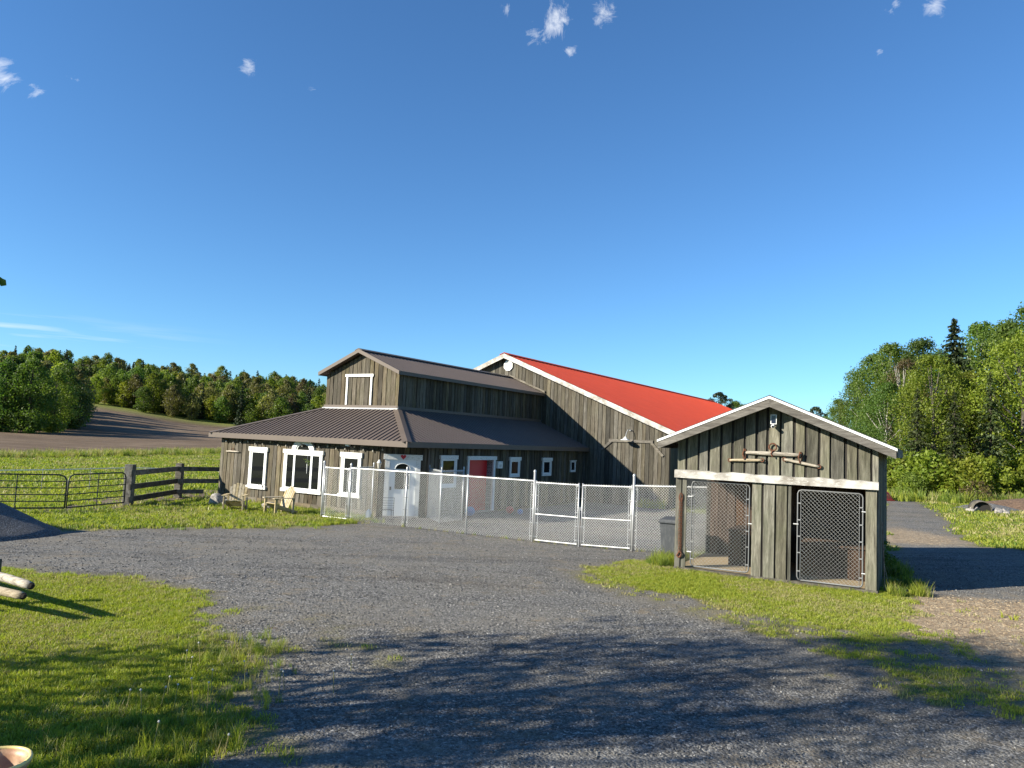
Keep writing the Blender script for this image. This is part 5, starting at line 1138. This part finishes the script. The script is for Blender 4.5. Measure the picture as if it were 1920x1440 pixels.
scatter('distant_wood', np.stack([WP_[:, 0], WP_[:, 1], wz-.3], 1), np.stack([0*wz, 0*wz, r.uniform(0, 6.28, len(wz))], 1), (lambda b, e: np.stack([b, b, b*e], 1))(r.uniform(.5, .92, len(wz))*np.where(dd2 < 200, .85, 1.0), r.uniform(.85, 1.35, len(wz))), variants, va, 'mixed wood covering the hill beyond the ploughed field', 'wood')
# trees out of frame on the left whose crowns shade the lawn and drive
SHT = broadleaf(8.2, .24, 2.5, 105, 75, .15, M['leaf_mid'], M['bark'], 21, .62, round_p, name='shade_tree')
place(SHT, -9.5, 4.25, 1.0, .5, 'leafy tree left of the photo edge whose shadow dapples the lawn', 'shade trees left of the photo')
SHT2 = broadleaf(11.5, .34, 3.2, 58, 60, .16, M['leaf_mid'], M['bark'], 22, .62, oval_p, name='shade_tree')
place(SHT2, -13.8, 1.6, 1.0, 1.9, 'taller leafy tree left of the photo whose shadow streaks the gravel', 'shade trees left of the photo')
# leaf twig reaching in at the left edge
tw = ray(4, 529); tx, ty, tz = tw.x*6.3, tw.y*6.3, CZ+tw.z*6.3
m_ = MB().tube([(-9.38, 4.05, 4.4), (-7.5, 5.2, 5.0), (-5.6, 6.1, 4.62), (tx-.03, ty, tz+.03)], [.05, .03, .012, .003], 6)
b_tw = m_.build('branch', M['bark'], None); b_tw.parent = SHT; b_tw.matrix_parent_inverse = Matrix.Translation(SHT.location).inverted() if True else b_tw.matrix_parent_inverse
b_tw.matrix_parent_inverse = (Matrix.Translation(SHT.location) @ Matrix.Rotation(.5, 4, 'Z')).inverted()
lf = MB()
for (dx, dz, a, s_) in ((0, 0, -.4, .085), (-.04, .02, .6, .08), (-.09, .04, -1.2, .08), (-.16, .05, .3, .085), (-.2, .08, 1.2, .08)):
    c = Vector((tx+dx, ty, tz+dz)); u = Vector((math.cos(a), .3, math.sin(a)-.3)).normalized()*s_; v = u.cross(Vector((0, 1, .2))).normalized()*s_*.42
    lf.add([c-u*.5, c-u*.15+v*.8, c+u*.15+v, c+u*.5, c+u*.15-v, c-u*.15-v*.8], [(0, 1, 2, 3, 4, 5)])
lfo = lf.build('twig_leaves', M['leaf_mid'], None); lfo.parent = SHT; lfo.matrix_parent_inverse = b_tw.matrix_parent_inverse.copy()

# ------------------------------------------------------------------ loose stones, weeds, tall grass
def stone_obj(seed):
    r = np.random.default_rng(seed); bm = bmesh.new(); bmesh.ops.create_icosphere(bm, subdivisions=1, radius=.5)
    for v in bm.verts: v.co = Vector((v.co.x*r.uniform(.8, 1.2), v.co.y*r.uniform(.6, 1.0), v.co.z*r.uniform(.45, .75)))
    me = bpy.data.meshes.new('pebble'); bm.to_mesh(me); bm.free(); return bpy.data.objects.new('pebble', me)
mst = []
for k, (c1, c2) in enumerate((((.055, .054, .053), (.095, .093, .09)), ((.095, .093, .089), (.15, .147, .14)), ((.21, .2, .19), (.34, .33, .31)))):
    m_ = mat('pebble_%s' % 'abc'[k], c1, .9); t = NT(m_); t.base(t.mix(t.noise(t.pos((20, 20, 20)), 2, 3), c1, c2)); mst.append(m_)
peb = []
for k in range(3): o = stone_obj(k); o.data.materials.append(mst[k]); peb.append(o)
def gravel_accept(x, y): g, tn, fl, mu = masks(x, y); return np.where(inside_building(x, y), 0, g*(.55+.6*(fbm(x*1.3, y*1.3, 61)-.3)))
P = []; Rr = []; Sc = []; Va = []
for (x0, x1, y0, y1, dens, s0, s1) in ((-4, 7.5, 4.6, 8.5, 520, .010, .034), (-5, 9, 8.5, 12.5, 260, .013, .04), (-14, 12, 12.5, 21, 70, .018, .05), (-6, 8, 21, 27, 20, .02, .05)):
    x, y, r = scatter_pts(x0, x1, y0, y1, dens, gravel_accept, int(x0*10+400)); n = len(x); z = gheight(x, y); s_ = s0+(s1-s0)*r.uniform(0, 1, n)**2.2
    P.append(np.stack([x, y, z+s_*.12], 1)); Rr.append(np.stack([r.uniform(-.5, .5, n), r.uniform(-.5, .5, n), r.uniform(0, 6.28, n)], 1)); Sc.append(s_); Va.append(r.choice([0, 1, 2], n, p=[.5, .42, .08]))
scatter('gravel_stones', np.concatenate(P), np.concatenate(Rr), np.concatenate(Sc), peb, np.concatenate(Va), 'loose crushed stone lying on the gravel yard', 'gravel')
chipm = []
for k, (c1, c2) in enumerate((((.20, .145, .085), (.30, .22, .14)), ((.32, .25, .16), (.44, .36, .25)), ((.10, .07, .045), (.17, .12, .08)))):
    m_ = mat('chip_%s' % 'abc'[k], c1, .9); t = NT(m_); t.base(t.mix(t.noise(t.pos((20, 20, 20)), 2, 3), c1, c2)); chipm.append(m_)
chips = []
for k in range(3):
    o = stone_obj(k+9); o.data.materials.append(chipm[k]); chips.append(o)
    for v in o.data.vertices: v.co.x *= 1.9; v.co.y *= .6; v.co.z *= .5
def tan_accept(x, y): g, tn, fl, mu = masks(x, y); return np.where(inside_building(x, y), 0, np.clip(tn, 0, 1))
P = []; Rr = []; Sc = []; Va = []
for (x0, x1, y0, y1, dens) in ((5.5, 16, 9, 15.5, 420), (12, 17, 23, 29, 60)):
    x, y, r = scatter_pts(x0, x1, y0, y1, dens, tan_accept, int(x0*10+700)); n = len(x); s_ = .010+.026*r.uniform(0, 1, n)**1.6
    P.append(np.stack([x, y, gheight(x, y)+s_*.08], 1)); Rr.append(np.stack([r.uniform(-.3, .3, n), r.uniform(-.3, .3, n), r.uniform(0, 6.28, n)], 1)); Sc.append(s_); Va.append(r.choice([0, 1, 2], n, p=[.45, .35, .2]))
scatter('wood_chips', np.concatenate(P), np.concatenate(Rr), np.concatenate(Sc), chips, np.concatenate(Va), 'tan wood chips and straw on the track right of the shed', 'wood chips')
# taller unmown grass: lawn edge by the drive, shed corner, wall foot, field margin
wt1 = tuft('weed_a', 26, .26, .10, .010, M['grass_tall'], .8, 31); wt2 = tuft('weed_b', 20, .34, .09, .009, M['grass'], .6, 32); wt3 = tuft('weed_dry', 16, .30, .09, .007, M['grass_dry'], .6, 33)
def spots(lst, seed):
    P = []; Sc = []; Va = []; r = np.random.default_rng(seed)
    for (x, y, rad, n, s0, s1, pd) in lst:
        a = r.uniform(0, 6.283, n); q = rad*np.sqrt(r.uniform(0, 1, n)); X = x+q*np.cos(a); Y = y+q*np.sin(a); k = ~inside_building(X, Y, .05); X = X[k]; Y = Y[k]
        P.append(np.stack([X, Y, gheight(X, Y)], 1)); Sc.append(r.uniform(s0, s1, len(X))); Va.append(np.where(r.uniform(0, 1, len(X)) < pd, 2, r.integers(0, 2, len(X))))
    P = np.concatenate(P); return P, np.stack([r.uniform(-.2, .2, len(P)), r.uniform(-.2, .2, len(P)), r.uniform(0, 6.28, len(P))], 1), np.concatenate(Sc), np.concatenate(Va)
ca, sa = math.cos(SHA), math.sin(SHA)
L = [(-2.8, 7.0, .8, 110, .2, .5, .3), (-2.9, 6.2, .8, 110, .3, .65, .2), (-2.6, 8.2, .4, 40, .2, .4, .6), (-3.2, 9.0, .6, 90, .3, .6, .4), (7.62, 14.35, .15, 26, .4, .9, .1), (8.1, 14.45, .16, 26, .4, .9, .1), (8.4, 15.5, .3, 30, .4, .8, .05), (8.8, 17.0, .5, 60, .7, 1.3, .05),
     (4.05, 17.7, .45, 90, .5, 1.1, .05), (3.6, 16.9, .35, 60, .5, 1.0, .05), (7.5, 36.0, .9, 60, 1, 2, .2), (6.8, 35.6, .5, 40, .8, 1.5, .2)]
for k in range(24):
    q = k/23; L.append((SX+ca*4.0*q+sa*.12, SY+sa*4.0*q-ca*.12, .16, 9, .12, .32, .4))
for k in range(30):
    q = loc_to_world(uL+(Lf-2)*k/29, OH-.12); L.append((q.x, q.y, .16, 5, .25, .7, .3))
for k in range(20): q = FO+FD*(-4.6+10*k/19); L.append((q.x, q.y, .14, 4, .2, .5, .8))
for k in range(10): L.append((-5.8+random.random()*1.6, 24.4+random.random(), .3, 8, .3, .7, .3))
P, Rr, Sc, Va = spots(L, 3); scatter('weeds', P, Rr, Sc, [wt1, wt2, wt3], Va, 'unmown grass and weeds along the lawn edge, shed and fences', 'weeds')
ht1 = tuft('margin_grass_a', 26, .9, .5, .05, M['grass_tall'], .5, 41); ht2 = tuft('margin_grass_b', 26, .8, .5, .05, M['grass'], .5, 42); ht3 = tuft('margin_grass_dry', 20, 1.0, .45, .04, M['grass_dry'], .4, 43)
L = []
for k in range(60):
    f_ = k/59; bx, by = (-62+22.5*min(1, f_*2), 53.9+3.6*min(1, f_*2)) if f_ < .5 else (-39.5+8.5*(f_-.5)*2, 57.5+24*(f_-.5)*2); L.append((bx+.8, by-2.6, 2.4, 26, .3, .7, .45))
for k in range(12): L.append((22+k*1.3, 47.5+.5*math.sin(k), 2.2, 18, .5, 1.0, .15))
P, Rr, Sc, Va = spots(L, 4); scatter('field_margin_grass', P, Rr, Sc, [ht1, ht2, ht3], Va, 'tall grass margin between the pasture and the ploughed field', 'grass')
# dandelion clocks in the near grass
T = thing('dandelions', 'dandelion seed heads on thin stalks at the near lawn edge', 'dandelions'); rd_ = random.Random(12)
for k in range(18):
    x = -2.55+rd_.uniform(-.9, .9); y = 7.3+rd_.uniform(-1.3, 1.3); z = gh(x, y); h = rd_.uniform(.16, .34); lx = rd_.uniform(-.04, .04)
    st_ = MB().tube([(x, y, z-.02), (x+lx*.5, y, z+h*.6), (x+lx, y, z+h)], .004, 4).build('stalk', M['grass_dry'], T); MB().lathe([(0, -.011), (.009, -.005), (.010, .003), (.005, .010), (0, .011)], 7, (x+lx, y, z+h)).build('seed_head', M['seedhead'], st_)
